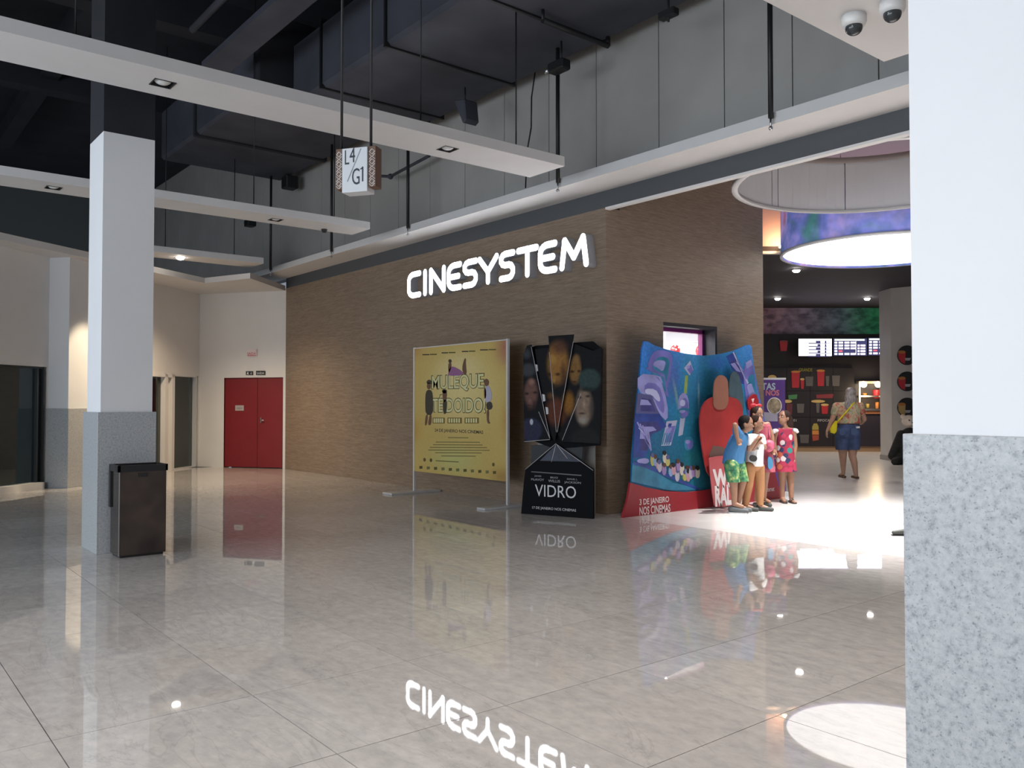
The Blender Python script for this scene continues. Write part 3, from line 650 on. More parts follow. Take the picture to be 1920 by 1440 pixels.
    fig([(mat('print_vest', (.45, .42, .52), .5), [(909, 725), (917, 722), (922, 738), (921, 752), (911, 756), (909, 745)]), (skin, [(907, 714), (912, 709), (917, 715), (915, 724), (909, 724)]), (skin, [(907, 728), (911, 727), (912, 745), (908, 748)]), (dk, [(911, 755), (921, 752), (924, 766), (913, 770)]), (skin, [(912, 769), (917, 768), (916, 790), (920, 794), (913, 794)])])
    fig([(skin, [(829, 733), (835, 731), (838, 737), (836, 752), (831, 755)]), (dk, [(830, 750), (838, 750), (838, 764), (836, 776), (831, 776)]), (dk, [(828, 732), (833, 729), (838, 732), (836, 738), (830, 737)])])
yellow_poster()

# ================================================================== BLACK FILM STANDEE
def black_standee():
    a = P(977, 963, z=0); b = P(1112, 973, z=0); a.z = b.z = 0
    fr = Frame(a, b-a); wd_ = (b-a).length
    t = thing('film_standee', fr.w(wd_/2, 0), 'black cardboard standee of jagged shards before the brown wall corner', 'standee')
    blk = mat('card_black', (.005, .0055, .007), .7, spec=.1); card = mat('card_edge', (.25, .24, .23), .6)
    base = [(977, 963), (982, 905), (985, 880), (1042, 832), (1112, 880), (1112, 973)]
    px_poly(fr, base, -.04, 0).build('base_panel', blk, t)
    px_poly(fr, [(996, 835), (1092, 835), (1090, 890), (996, 890)], -.16, -.06).build('support_box', mat('card_grey', (.015, .017, .02), .6), t)
    px_poly(fr, [(983, 820), (985, 655), (1005, 648), (1110, 640), (1128, 655), (1124, 835), (1040, 842)], -.10, -.05).build('back_panel', blk, t)
    # shards, each proud of the next; one soft printed picture runs over them
    K = (.008, .007, .008)
    bl = [(998, 737, 16, 34, (.13, .066, .054), 1, .5), (999, 716, 9, 9, (.27, .15, .12), .8, .9), (993, 694, 17, 16, (.04, .045, .05), 1, .5), (990, 738, 6, 4, K, .85, .8), (1006, 736, 6, 4, K, .85, .8), (996, 752, 4.5, 6, (.2, .11, .09), .7, .8), (995, 760, 7, 2.5, K, .6, .9), (995, 768, 8, 3, (.03, .012, .012), .85, .8),
          (1004, 760, 6, 16, (.03, .015, .015), .7, .9), (998, 806, 24, 26, (.025, .026, .055), 1, .3), (999, 791, 4, 7, (.42, .42, .5), 1, .5), (990, 664, 12, 14, (.05, .06, .07), .7, .9),
          (1048, 682, 27, 48, (.26, .125, .032), 1, .5), (1053, 652, 22, 22, (.085, .035, .022), .9, .9), (1040, 675, 14, 14, (.40, .21, .055), .7, .9), (1030, 702, 8, 5, (.03, .012, .006), .9, .8), (1050, 702, 7, 5, (.03, .012, .006), .9, .8), (1043, 712, 5, 9, (.36, .19, .05), .8, .8), (1041, 722, 8, 3, (.03, .012, .006), .6, .9), (1040, 729, 10, 3, (.04, .012, .008), .9, .8), (1060, 700, 9, 30, (.06, .025, .012), .8, .9), (1034, 742, 12, 10, (.14, .065, .02), .8, .9), (1044, 772, 26, 34, (.10, .032, .016), 1, .5),
          (1080, 694, 15, 32, (.19, .10, .032), 1, .5), (1082, 672, 10, 12, (.25, .14, .05), .6, .9), (1074, 697, 6, 4, (.025, .012, .006), .9, .8), (1087, 696, 5, 4, (.025, .012, .006), .9, .8), (1078, 716, 7, 3, (.03, .012, .008), .8, .9), (1068, 756, 14, 30, (.22, .10, .018), 1, .7),
          (1097, 762, 20, 44, (.19, .135, .10), 1, .45), (1107, 712, 26, 24, (.028, .05, .047), 1, .35), (1104, 730, 22, 7, (.012, .018, .018), .9, .8), (1089, 745, 6, 4, K, .9, .8), (1105, 743, 6, 4, K, .8, .8), (1098, 757, 4, 10, (.33, .24, .18), .8, .8), (1094, 775, 9, 3, (.05, .03, .025), .9, .8), (1096, 787, 13, 11, (.28, .25, .22), .8, .8), (1112, 765, 8, 30, (.05, .04, .035), .8, .9), (1100, 822, 34, 24, (.012, .013, .014), 1, .4)]
    M_SH = softprint('shard_print', fr, (.006, .0065, .008), bl, .6, .12)
    for pts, n_ in (([(981, 665), (988, 648), (996, 646), (1031, 824), (983, 828)], .035), ([(1003, 655), (1030, 652), (1046, 800), (1040, 828), (1024, 800)], .005), ([(1028, 630), (1076, 627), (1045, 812), (1043, 812)], .06),
                    ([(1076, 644), (1118, 660), (1088, 735), (1054, 826), (1046, 815)], .02), ([(1092, 665), (1127, 652), (1124, 832), (1054, 828), (1086, 740)], .045)):
        px_poly(fr, pts, n_-.012, n_).build('shard', M_SH, t)
    edge = mat('shard_edge', (.5, .48, .5), .4)
    for p0, p1, n_ in (((996, 650), (1031, 822), .037), ((983, 828), (1031, 824), .037), ((1030, 660), (1043, 810), .062), ((1075, 640), (1045, 810), .062), ((1089, 738), (1054, 826), .048), ((1010, 772), (1031, 822), .037), ((1042, 832), (985, 880), .002), ((1042, 832), (1112, 882), .002), ((1044, 834), (1064, 860), .002), ((1042, 834), (1034, 866), .002)):
        u0 = fr.px(*p0, n_); u1 = fr.px(*p1, n_); MB().tube([fr.w(*u0, n_), fr.w(*u1, n_)], .004, 5).build('glass_edge', edge, t)
    px_poly(fr, [(1040, 836), (1046, 836), (1092, 866), (1012, 864)], 0, .002).build('fan_print', mat('pr_night', (.018, .022, .045), .5, noise=.5, nscale=8), t)
    for x in (1004, 1018, 1024):
        px_poly(fr, [(x-1.5, 683+(x-1004)*4.0), (x+3, 684+(x-1004)*4.0), (x+4, 696+(x-1004)*4.0), (x+.5, 697+(x-1004)*4.0)], 0, .03).build('clip', edge, t)
    wt = mat('print_silver', (.62, .62, .64), .5)
    px_text('VIDRO', fr, (1003, 908), (1080, 935), wt, t, n=.003)
    px_text('17 DE JANEIRO NOS CINEMAS', fr, (998, 949), (1080, 961), wt, t, n=.003)
    gy = mat('print_grey', (.38, .38, .40), .5)
    for s, p0, p1 in (('JAMES', (1002, 891), (1015, 895)), ('McAVOY', (996, 896.5), (1020, 902)), ('BRUCE', (1032, 893.5), (1046, 897.5)), ('WILLIS', (1028, 899), (1050, 905)), ('SAMUEL L.', (1063, 896.5), (1083, 900.5)), ('JACKSON', (1058, 902), (1089, 908.5))):
        px_text(s, fr, p0, p1, gy, t, n=.003)
    px_poly(fr, [(996, 883.5), (1090, 890.5), (1090, 892.5), (996, 885.3)], 0, .002).build('credit_line', mat('print_fine', (.12, .12, .12), .5), t)
    MB().fbox(fr, .1, wd_-.1, 0, 1.2, -.3, -.28).build('strut', card, t)
black_standee()

# ================================================================== BLUE FAMILY FILM STANDEE
def blue_standee():
    X = -7.34; fr = Frame((X, WY, 0), (0, 1, 0))
    t = thing('film_standee', (X, 9.4, 0), 'wide blue and red curved standee beside the ticket window', 'standee')
    def bg(n, l, tc, b):
        s = n.new('ShaderNodeSeparateXYZ'); l.new(tc.outputs['Generated'], s.inputs[0])
        c = through(n, l, s.outputs['Z'], [(.2, (.015, .15, .24)), (.5, (.025, .20, .34)), (.8, (.04, .23, .50)), (1, (.07, .26, .62))])
        y = through(n, l, s.outputs['Y'], [(0, (.7, .75, 1.1)), (.4, (1, 1, 1)), (.5, (.35, .75, .62)), (.62, (.45, .8, .8)), (.9, (1.2, 1, 1.2))])
        c = mixc(n, l, 1, c, y, 'MULTIPLY')
        st = through(n, l, nz(n, l, tc.outputs['Generated'], 5, 4, (1, 1.5, .5)), [(.35, (.75, .75, .75)), (.7, (1.3, 1.3, 1.25))])
        return mixc(n, l, .8, c, st, 'MULTIPLY')
    M_BG = softprint('standee_blue', fr, bg, [(1335, 810, 60, 130, (.006, .07, .11), .7, .9), (1258, 705, 26, 60, (.10, .12, .42), .6, .9), (1290, 700, 16, 60, (.03, .22, .34), .5, .9), (1310, 740, 3, 40, (.25, .42, .5), .6, .9), (1240, 830, 40, 40, (.03, .14, .26), .5, .9), (1268, 742, 4, 50, (.30, .42, .30), .5, .9, .25), (1420, 760, 20, 60, (.10, .09, .40), .6, .9), (1205, 810, 20, 60, (.05, .04, .28), .6, .9), (1300, 860, 30, 30, (.02, .16, .16), .5, .9), (1345, 680, 30, 25, (.03, .11, .42), .7, .9)])  # first dark oval is shadow painted round the raised red board
    out = [(1184, 912), (1186, 850), (1192, 780), (1200, 700), (1204, 655), (1208, 640), (1214, 640), (1228, 648), (1250, 655), (1285, 663), (1320, 667), (1350, 664), (1375, 658), (1397, 648), (1405, 646), (1409, 650), (1414, 690), (1428, 760), (1445, 840), (1453, 884), (1300, 925)]
    px_poly(fr, out, -.025, 0).build('backdrop', M_BG, t)
    red = mat('standee_red', (.32, .018, .028), .45)
    px_poly(fr, [(1167, 971), (1176, 940), (1182, 905), (1212, 914), (1250, 921), (1290, 923), (1330, 918), (1390, 902), (1452, 882), (1466, 935)], .0, .03).build('red_base', red, t)
    wt = mat('print_rose', (.75, .62, .62), .5)
    px_text('3 DE JANEIRO', fr, (1199, 936), (1254.5, 944.5), wt, t, n=.034, bold=.02)
    px_text('NOS CINEMAS', fr, (1199, 951), (1257, 959.5), wt, t, n=.034, bold=.02)
    px_text('#internet', fr, (1432, 914.5), (1452, 921.5), wt, t, n=.034, bold=.02)
    # printed abstract city: blocks and towers
    pv = mat('city_violet', (.17, .16, .48), .4, noise=.25, nscale=4); pl = mat('city_lilac', (.30, .30, .62), .4, noise=.2, nscale=4); nv = mat('city_navy', (.03, .06, .28), .4, noise=.3, nscale=5)
    tl = mat('city_teal', (.03, .20, .34), .4, noise=.3, nscale=5); pk = mat('city_pale', (.42, .44, .62), .4); sl = mat('city_slate', (.10, .10, .25), .4)
    rim_ = mat('city_rim', (.50, .52, .78), .4); shade_ = mat('city_shade', (.05, .05, .20), .4, noise=.3, nscale=6)
    def art(m, pts, n_=.003, sm=0):
        q = smooth_pts(pts, sm) if sm else pts
        px_poly(fr, q, 0, n_).build('printed_shape', m, t)
        xs_ = [p[0] for p in q]; ys_ = [p[1] for p in q]; cx_, cy_ = sum(xs_)/len(q), sum(ys_)/len(q)
        if max(xs_)-min(xs_) > 14 and max(ys_)-min(ys_) > 18 and max(xs_)-min(xs_) < 70:
            inn = [(cx_+2+(x-cx_)*.66, cy_+2+(y-cy_)*.66) for x, y in q]
            px_poly(fr, inn, 0, n_+.0006).build('printed_shape', shade_ if m in (nv, sl) else tl if m is pv else pv, t)
            hi = [(cx_-2+(x-cx_)*.5, cy_-3+(y-cy_)*.28) for x, y in q]
            px_poly(fr, hi, 0, n_+.0009).build('printed_shape', rim_ if m is pl else pl, t)
    art(pv, [(1222, 662), (1238, 655), (1262, 662), (1258, 700), (1250, 735), (1230, 705), (1212, 690)], .003, 1)
    art(pl, [(1196, 700), (1236, 704), (1252, 755), (1252, 792), (1236, 776), (1222, 742), (1196, 736)], .004, 1)
    art(sl, [(1196, 737), (1222, 742), (1236, 776), (1192, 775)], .005)
    art(nv, [(1191, 776), (1237, 776), (1250, 800), (1222, 812), (1210, 858), (1187, 858)], .004)
    art(pv, [(1210, 690), (1218, 688), (1246, 702), (1254, 745), (1248, 740), (1238, 708)], .006)
    for k in range(5):
        art(pl, [(1194+5*k, 792+3*k), (1196+5*k, 791+3*k), (1214+2*k, 828+4*k), (1212+2*k, 830+4*k)], .006)
    art(pk, [(1283, 690), (1294, 676), (1300, 694), (1293, 704)], .004); art(mat('city_lime', (.30, .42, .12), .4), [(1285, 704), (1290, 704), (1288, 738), (1282, 740)], .003)
    art(pl, smooth_pts([(1272, 745), (1282, 734), (1291, 745), (1292, 770), (1284, 782), (1272, 776)], 1), .004)
    art(tl, smooth_pts([(1270, 766), (1292, 764), (1293, 776), (1282, 786), (1271, 782)], 1), .005)
    art(pk, [(1276, 782), (1285, 782), (1280, 815), (1272, 818)], .003)
    art(pk, [(1250, 790), (1270, 788), (1258, 835), (1240, 836)], .004); art(nv, [(1254, 794), (1260, 794), (1258, 800), (1252, 800)], .005)
    for k in range(4): art(tl, [(1246+4*k, 812), (1248+4*k, 812), (1243+4*k, 834), (1241+4*k, 834)], .005)
    art(tl, [(1282, 820), (1300, 818), (1300, 842), (1284, 846)], .004, 1)
    art(tl, [(1186, 868), (1210, 872), (1262, 905), (1320, 918), (1260, 920), (1184, 903)], .004); art(nv, [(1187, 866), (1212, 870), (1312, 916), (1308, 919), (1210, 877), (1187, 871)], .006)
    art(pl, [(1192, 862), (1215, 858), (1218, 868), (1200, 871)], .005, 1)
    art(pv, [(1392, 690), (1410, 676), (1414, 700), (1430, 775), (1436, 800), (1404, 790), (1398, 740)], .004, 1)
    art(nv, [(1362, 668), (1378, 660), (1402, 724), (1384, 716)], .003); art(pk, [(1374, 661), (1376, 660), (1404, 718), (1401, 720)], .005)
    art(pl, [(1398, 680), (1408, 674), (1411, 684), (1400, 692)], .006)
    # a plain crowd of pastel ovals in place of the printed crowd
    mat('shoe_brown_print', (.10, .045, .03), .5)
    pals = [(.45, .42, .14), (.22, .34, .55), (.50, .28, .34), (.42, .40, .48), (.30, .20, .42), (.55, .50, .42)]
    rnd = random.Random(11)
    for k in range(18):
        x = 1224+4.9*k+rnd.uniform(-2, 2); y = 862+k*2.0+rnd.uniform(-14, 12); m = mat('pastel_%d' % (k % 6), pals[k % 6], .5)
        px_ell(fr, (x, y), (4.2, rnd.uniform(8, 12)), 0, .006+.0006*k, 10).build('printed_oval', m, t); px_ell(fr, (x+rnd.uniform(-1, 1), y-9), (3.3, 4.6), 0, .0063+.0006*k, 10).build('printed_dot', (sl, MATS['shoe_brown_print'], ink_k)[k % 3], t)
    # plain raised cut-out boards in the place of the film's figures
    redp = mat('cutout_red', (.36, .03, .03), .5, noise=.15, nscale=4); pe = mat('cutout_peach', (.30, .13, .09), .4, noise=.1, nscale=5); gn = mat('cutout_teal', (.06, .10, .12), .4, noise=.2, nscale=6)
    px_poly(fr, smooth_pts([(1312, 800), (1314, 765), (1330, 744), (1365, 742), (1392, 752), (1394, 800), (1388, 900), (1330, 900), (1320, 860)], 2), .12, .14).build('red_board', redp, t)
    px_poly(fr, smooth_pts([(1338, 742), (1339, 715), (1348, 702), (1362, 706), (1366, 722), (1366, 768), (1338, 768)], 2), .141, .155).build('peach_board', pe, t)
    px_poly(fr, smooth_pts([(1366, 748), (1368, 705), (1376, 694), (1386, 702), (1394, 740), (1396, 775), (1372, 775)], 2), .09, .105).build('teal_board', gn, t)
    px_poly(fr, smooth_pts([(1330, 835), (1360, 838), (1385, 862), (1385, 905), (1332, 905)], 1), .141, .15).build('brown_board', mat('cutout_brown', (.14, .09, .075), .4), t)
    MB().tube([fr.w(*fr.px(1350, 820, .06), 0), fr.w(*fr.px(1350, 820, .06), .12)], .03).build('spacer', mat('card_edge', (.25, .24, .23), .6), t)
    # play mark plate on the edge
    px_poly(fr, smooth_pts([(1402, 758), (1402, 748), (1417, 736), (1422, 750), (1424, 762), (1406, 772)], 1), .02, .04).build('play_plate', mat('play_red', (.40, .02, .03), .35), t)
    px_poly(fr, [(1409, 748), (1414.5, 747), (1412, 755.5)], .04, .044).build('play_mark', wt, t)
    # title card
    cd = Frame((X+.2, WY, 0), (0, 1, 0))
    tc_ = px_poly(cd, smooth_pts([(1329, 862), (1332, 857), (1375, 853), (1390, 856), (1394, 945), (1345, 952), (1338, 946)], 1), -.012, 0).build('title_card', mat('card_rose', (.50, .10, .11), .35), t)
    wt2 = mat('print_cream', (.75, .70, .70), .5)
    px_text('WIFI', cd, (1336, 880), (1386, 912), wt2, tc_, n=.004, bold=.05, shear=-.08)
    px_text('RALPH', cd, (1340, 911), (1392, 944), wt2, tc_, n=.004, bold=.05, shear=-.08)
    MB().fbox(fr, .5, 2.4, 0, 1.3, -.2, -.18).build('strut', mat('card_edge', (.25, .24, .23), .6), t)
blue_standee()

# ================================================================== TICKET WINDOW AND OFFICE
wn = sempty('window_3', (WX-.1, (wy0+wy1)/2, wz0), 'ticket window with magenta frame in the brown side wall')
FT = Frame((WX, wy0, 0), (0, 1, 0)); ww = wy1-wy0
mg = mat('magenta_frame', (.24, .02, .13), .35)
MB().fbox(FT, .0, .035, wz0, wz1-.05, -.28, -.2).fbox(FT, ww-.09, ww-.045, wz0, wz1-.05, -.28, -.2).fbox(FT, 0, ww-.045, wz1-.10, wz1-.05, -.28, -.2).build('window_frame', mg, wn)
MB().fbox(FT, ww-.045, ww-.002, wz0, wz1-.002, -.29, -.002).fbox(FT, 0.002, ww-.045, wz1-.05, wz1-.002, -.29, -.002).build('reveal', mat('dark_reveal', (.02, .016, .02), .5), wn)
MB().fbox(FT, .035, ww-.09, wz0, wz1-.10, -.25, -.243).build('pane', glassmat('clear_glass', (.96, .96, .96), .0), wn)
MB().fbox(FT, 0, ww, wz0-.04, wz0, -.4, .08).build('counter_ledge', M_STEEL, wn)
M_OFF = mat('office_white', (.8, .8, .82), .5)
of = MB().box(-11.2, -11.1, 7.99, WE, 0, 3.0).box(-11.2, WX-.3, WE-.1, WE-.02, 0, 3.0).box(-11.2, WX-.3, 7.99, WE-.02, 2.9, 3.0).box(-11.2, WX-.3, 7.99, 8.04, 0, 3.0)
struct(of.build('wall_office', M_OFF), 'bright white ticket office behind the window')
area('office_panel', (-9.2, 9.4, 2.85), (-9.2, 9.4, 0), 1.6, 1.6, 150, (.97, .98, 1))
q0 = FT
bl = thing('roller_blind', Vector((-9.2, WE-.12, 2.2)), 'grey blind on the back wall of the ticket office', 'blind')
FO = Frame((-11, WE-.1, 0), (1, 0, 0))
px_poly(FO, [(1248, 606), (1318, 610), (1318, 639), (1248, 641)], 0, .02).build('blind_cloth', mat('blind_grey', (.42, .42, .43), .6), bl)
px_poly(FO, [(1246, 641), (1319, 639), (1319, 641.5), (1246, 643.5)], 0, .03).build('bottom_rail', M_PLAST, bl)
for px, py, r, lb in ((1266, 657, 9.5, 'red balloon with white dots inside the ticket office'), (1317, 659, 13, 'plain red shiny balloon inside the ticket office')):
    c = P(px, py, y=10.75); rr = r*((c-CP).dot(FW))/FPX
    t = thing('balloon', c, lb, 'balloon', 'balloons in the ticket office'); mr = mat('balloon_red', (.75, .05, .05), .15)
    MB().ell(c, (rr, rr, rr*1.12)).build('skin', mr, t)
    MB().frustum(c-Vector((0, 0, rr*1.1)), c-Vector((0, 0, rr*1.3)), .005, .02, 8).build('knot', mr, t)
    MB().tube([c-Vector((0, 0, rr*1.25)), Vector((c.x, c.y, 1.2))], .003, 5).build('string', M_PLAST, t)
    if px < 1300:
        for dx, dy in ((-.6, .35), (0, .1), (.55, .45), (-.1, .75), (.2, -.5)):
            dd = (RT*dx+ZZ*dy-F0*math.sqrt(max(.05, 1-dx*dx-dy*dy))).normalized()
            MB().ell(c+Vector((dd.x*rr, dd.y*rr, dd.z*rr*1.12)), (.016, .016, .016), nu=8, nv=6).build('dot', M_PLAST, t)

# ================================================================== CINEMA FOYER SHELL
# rear part stands square to the camera's line: built in lateral / depth coordinates
DB = 25.0; ZC = 4.3; ZU = 5.3
def gbox(mb, l0, l1, d0, d1, z0, z1):
    return mb.hexa([GP(l0, d0, z0), GP(l1, d0, z0), GP(l1, d1, z0), GP(l0, d1, z0), GP(l0, d0, z1), GP(l1, d0, z1), GP(l1, d1, z1), GP(l0, d1, z1)])
M_FDARK = mat('foyer_ceiling', (.035, .03, .038), .8, noise=.15, nscale=1)
struct(gbox(MB(), 2, 18, 16.0, 28, ZC, ZC+.12).build('ceiling_foyer', M_FDARK), 'low dark ceiling over the snack counter')
struct(gbox(MB(), 2, 18, 15.95, 16.05, ZC-.03, ZC+.02).build('trim_3', M_WHITE), 'pale lip at the edge of the foyer ceiling')
struct(gbox(MB(), 2, 18, 16.05, 16.2, ZC, ZU).build('wall_ceiling_step', mat('step_rose', (.62, .45, .42), .6)), 'pale riser of the ceiling step lit by a warm lamp')
struct(MB().prism(top, [(-7.94, WY+.3), (8, WY+.3), (8, 22), (GP(18, 16.1, 0).x, GP(18, 16.1, 0).y), (GP(2, 16.1, 0).x, GP(2, 16.1, 0).y), (-7.94, 11.16)], ZU, ZU+.1).build('ceiling_entrance', mat('ceil_redbrown', (.10, .055, .05), .7)), 'reddish ceiling inside the entrance')
def b_mural(n, l, tc, b):
    s = n.new('ShaderNodeSeparateXYZ'); l.new(tc.outputs['Generated'], s.inputs[0])
    base = through(n, l, s.outputs['X'], [(.3, (.40, .22, .26)), (.42, (.34, .30, .40)), (.5, (.22, .34, .40)), (.58, (.08, .60, .26)), (.75, (.08, .45, .26))])
    st = through(n, l, nz(n, l, tc.outputs['Generated'], 9, 3, (3, 3, .5)), [(.35, (.5, .5, .55)), (.65, (1.5, 1.45, 1.5))])
    return mixc(n, l, 1, base, st, 'MULTIPLY')
struct(gbox(MB(), 4, 16, DB+.3, DB+.5, 3.5, ZC).build('wall_mural', texmat('mural', b_mural, .5)), 'dim green and violet mural above the menu screens')
struct(gbox(MB(), 4, 16, DB+.1, DB+.5, 0, 3.5).build('wall_snack', mat('snack_wall', (.022, .019, .026), .55, noise=.15, nscale=2)), 'dark wall behind the snack counter')
struct(gbox(MB(), 16, 16.2, 8, 28, 0, ZU).build('wall_foyer_far', mat('foyer_beige', (.35, .32, .30), .6)), 'far side wall of the foyer')
struct(gbox(MB(), 3.8, 4, 15, 28, 0, ZU).build('wall_foyer_near', mat('foyer_beige', (.35, .32, .30), .6)), 'near side wall of the foyer')

FB = Frame(GP(0, DB, 0), RT)           # snack wall face
# printed wall panels of the counter front
sn = thing('snack_counter', GP(9.0, DB-.4, 0), 'dark snack counter front with printed food panels', 'counter')
pn = mat('panel_black', (.018, .016, .02), .4)
x = FB.px(1434, 800)[0]; xe = FB.px(1600, 800)[0]
rows = [(690, 733), (733, 782.5), (782.5, 837)]; cols_ = [1425, 1475, 1519, 1562, 1602]
for r0, r1 in rows:
    for c0, c1 in zip(cols_, cols_[1:]):
        px_poly(FB, [(c0+.3, r0+.3), (c1-.3, r0+.3), (c1-.3, r1-.3), (c0+.3, r1-.3)], -.08, 0).build('printed_panel', pn, sn)
px_poly(FB, [(1602, 776), (1690, 776), (1690, 837), (1602, 837)], -.6, 0).build('counter_body', mat('counter_dark', (.03, .026, .04), .35), sn)
px_poly(FB, [(1600, 770), (1690, 770), (1690, 776), (1600, 776)], -.62, .05).build('countertop', mat('counter_wood', (.28, .12, .06), .4), sn)
px_poly(FB, [(1425, 837), (1690, 837), (1690, 848), (1425, 848)], -.05, -.03).build('plinth', mat('plinth_tan', (.34, .22, .13), .5), sn)
rd = mat('food_red', (.35, .02, .03), .4, emit=(.8, .05, .06), es=.05); og = mat('food_orange', (.55, .22, .05), .4); yl = mat('food_popcorn', (.55, .38, .14), .5); gd = mat('food_dim', (.11, .10, .10), .4); gn2 = mat('food_green', (.06, .2, .08), .5)
def cup(x0, y0, x1, y1, m, top=None):
    px_poly(FB, [(x0, y0), (x1, y0), (x1-1.2, y1), (x0+1.2, y1)], 0, .012).build('printed_cup', m, sn)
    if top: px_ell(FB, ((x0+x1)/2, y0), ((x1-x0)/2*1.15, 2.2), 0, .016, 14).build('printed_topping', top, sn)
cup(1484, 697, 1499.5, 727, rd, og); cup(1501, 711, 1508, 729, rd, yl); cup(1532, 695, 1546, 724, rd, og); cup(1510, 706, 1525, 724, gd); cup(1560, 704, 1575, 724, gd); cup(1548, 705, 1555, 724, gd)
px_ell(FB, (1448, 708), (8, 5), 0, .012).build('printed_topping', yl, sn); cup(1440, 710, 1455, 728, rd)
cup(1540, 759, 1553, 776, rd, yl); px_ell(FB, (1534, 752.5), (13, 2.8), 0, .014).build('printed_topping', yl, sn); cup(1530, 756, 1537, 774, gd); cup(1494, 757, 1508, 774, gd); px_ell(FB, (1477, 752.5), (8, 3), 0, .014).build('printed_topping', yl, sn); cup(1474, 757, 1486, 778, mat('food_wine', (.12, .03, .04), .4))
cup(1500, 815, 1517, 831, gd); px_ell(FB, (1508, 817), (9.5, 2), 0, .014).build('printed_topping', gd, sn)
px_poly(FB, [(1523, 800), (1526, 794), (1532, 794), (1535, 800), (1535, 806), (1523, 806)], 0, .012).build('printed_snack', mat('food_gold', (.35, .28, .06), .4), sn)
px_poly(FB, [(1523, 807), (1535, 807), (1535.5, 815), (1523, 815)], 0, .012).build('printed_snack', og, sn); px_poly(FB, [(1523, 816), (1535.5, 816), (1535, 825), (1524, 827)], 0, .012).build('printed_snack', mat('food_rust', (.35, .07, .04), .4), sn)
px_text('GRANDE', FB, (1498, 690.5), (1523, 696.5), mat('ink_yellow', (.40, .35, .05), .5), sn, n=.012)
px_text('PIPOCA', FB, (1533, 786), (1556, 790.5), mat('ink_pale', (.5, .48, .48), .5), sn, n=.012)
px_text('01', FB, (1487.5, 786), (1493.5, 790.5), mat('ink_pale', (.5, .48, .48), .5), sn, n=.012)
px_poly(FB, [(1530, 740), (1563, 738.5), (1561, 746.5), (1531, 747)], 0, .012).build('printed_banner', mat('ink_red', (.20, .025, .035), .5), sn)
px_poly(FB, [(1478, 741), (1495, 739.5), (1494, 748), (1479, 749)], 0, .012).build('printed_banner', gn2, sn)
# small red cup picture on the wall above
ps = thing('cup_picture', FB.w(*FB.px(1469, 658)), 'small red cup picture left of the menu screens', 'picture')
px_poly(FB, [(1462, 640), (1477, 640), (1475, 658), (1464, 658)], -.098, -.06).build('cup_print', rd, ps); px_ell(FB, (1469.5, 640), (8, 2), -.098, -.055, 14).build('topping', mat('food_rose', (.3, .06, .07), .5), ps)

# menu screens
def menu(box, kind, label):
    x0, y0, x1, y1 = box; FM = Frame(GP(0, DB-.25, 0), RT)
    t = thing('menu_screen', FM.w(*FM.px((x0+x1)/2, y1)), label, 'screen', 'menu screens over the snack counter')
    px_poly(FM, [(x0-.8, y0-.8), (x1+.8, y0-.8), (x1+.8, y1+.8), (x0-.8, y1+.8)], -.1, -.002).build('casing', M_BLACK, t, 0)
    glow = mat('screen_white', (1, 1, 1), .5, emit=(.93, .9, 1), es=2.4); navy = mat('screen_navy', (.02, .02, .06), .4, emit=(.06, .06, .17), es=1.0)
    px_poly(FM, [(x0, y0), (x1, y0), (x1, y1), (x0, y1)], -.002, .002).build('display', glow if kind == 0 else navy, t)
    g = MB(); w_ = x1-x0
    def bar(mb, a, b, c, d): mb.prism(FM, [FM.px(p, q, .004) for p, q in ((a, b), (c, b), (c, d), (a, d))], .002, .004)
    if kind == 0:
        for k in range(5):
            yy = y0+4+k*6.1; bar(g, x0+w_*.30, yy+3.4, x0+w_*.62, yy+5.2); bar(g, x0+w_*(.52+.05*(k % 2)), yy-.4, x0+w_*.66, yy+5.2); bar(g, x0+w_*.79, yy-.4, x0+w_*.84, yy+5.2); bar(g, x0+w_*.66, yy+4.0, x0+w_*.98, yy+5.2)
        g.build('menu_rows', navy, t)
    else:
        for k in range(5):
            yy = y0+6.2+k*5.3
            for a, b in ((.03, .11), (.15, .28), (.33, .47), (.51, .65), (.72, .78), (.81, .95)):
                if (k*7+int(a*100)) % 9 != 0: bar(g, x0+w_*a, yy, x0+w_*b, yy+3.2)
        bar(g, x0+w_*.665, y0+5, x0+w_*.675, y1-1.5)
        g.build('menu_rows', glow, t)
        h = MB(); bar(h, x0+w_*.03, y0+1.2, x0+w_*.93, y0+4.2); h.build('menu_heading', mat('screen_lime', (1, 1, .8), .5, emit=(.85, 1, .65), es=1.8), t)
        rr = MB(); bar(rr, x0+w_*.15, y0+22, x0+w_*.27, y0+25.4); bar(rr, x0+w_*.8, y0+12, x0+w_*.86, y0+15); rr.build('menu_highlight', mat('screen_rose', (.6, .1, .15), .5, emit=(.7, .15, .22), es=1.0), t)
    return t
menu((1497.5, 635.3, 1559.5, 667.3), 0, 'bright white menu screen, first of the row over the counter')
menu((1563, 634.6, 1625.5, 666.7), 1, 'dark menu screen in the middle of the row over the counter')
menu((1628, 633.5, 1690, 666.2), 1, 'menu screen at the end of the row, partly behind the foyer column')
area('screen_glow', FB.w(FB.px(1560, 650)[0], 3.1, .45), FB.w(FB.px(1560, 650)[0], 2.4, 6), 3, .5, 12, (.8, .78, 1))

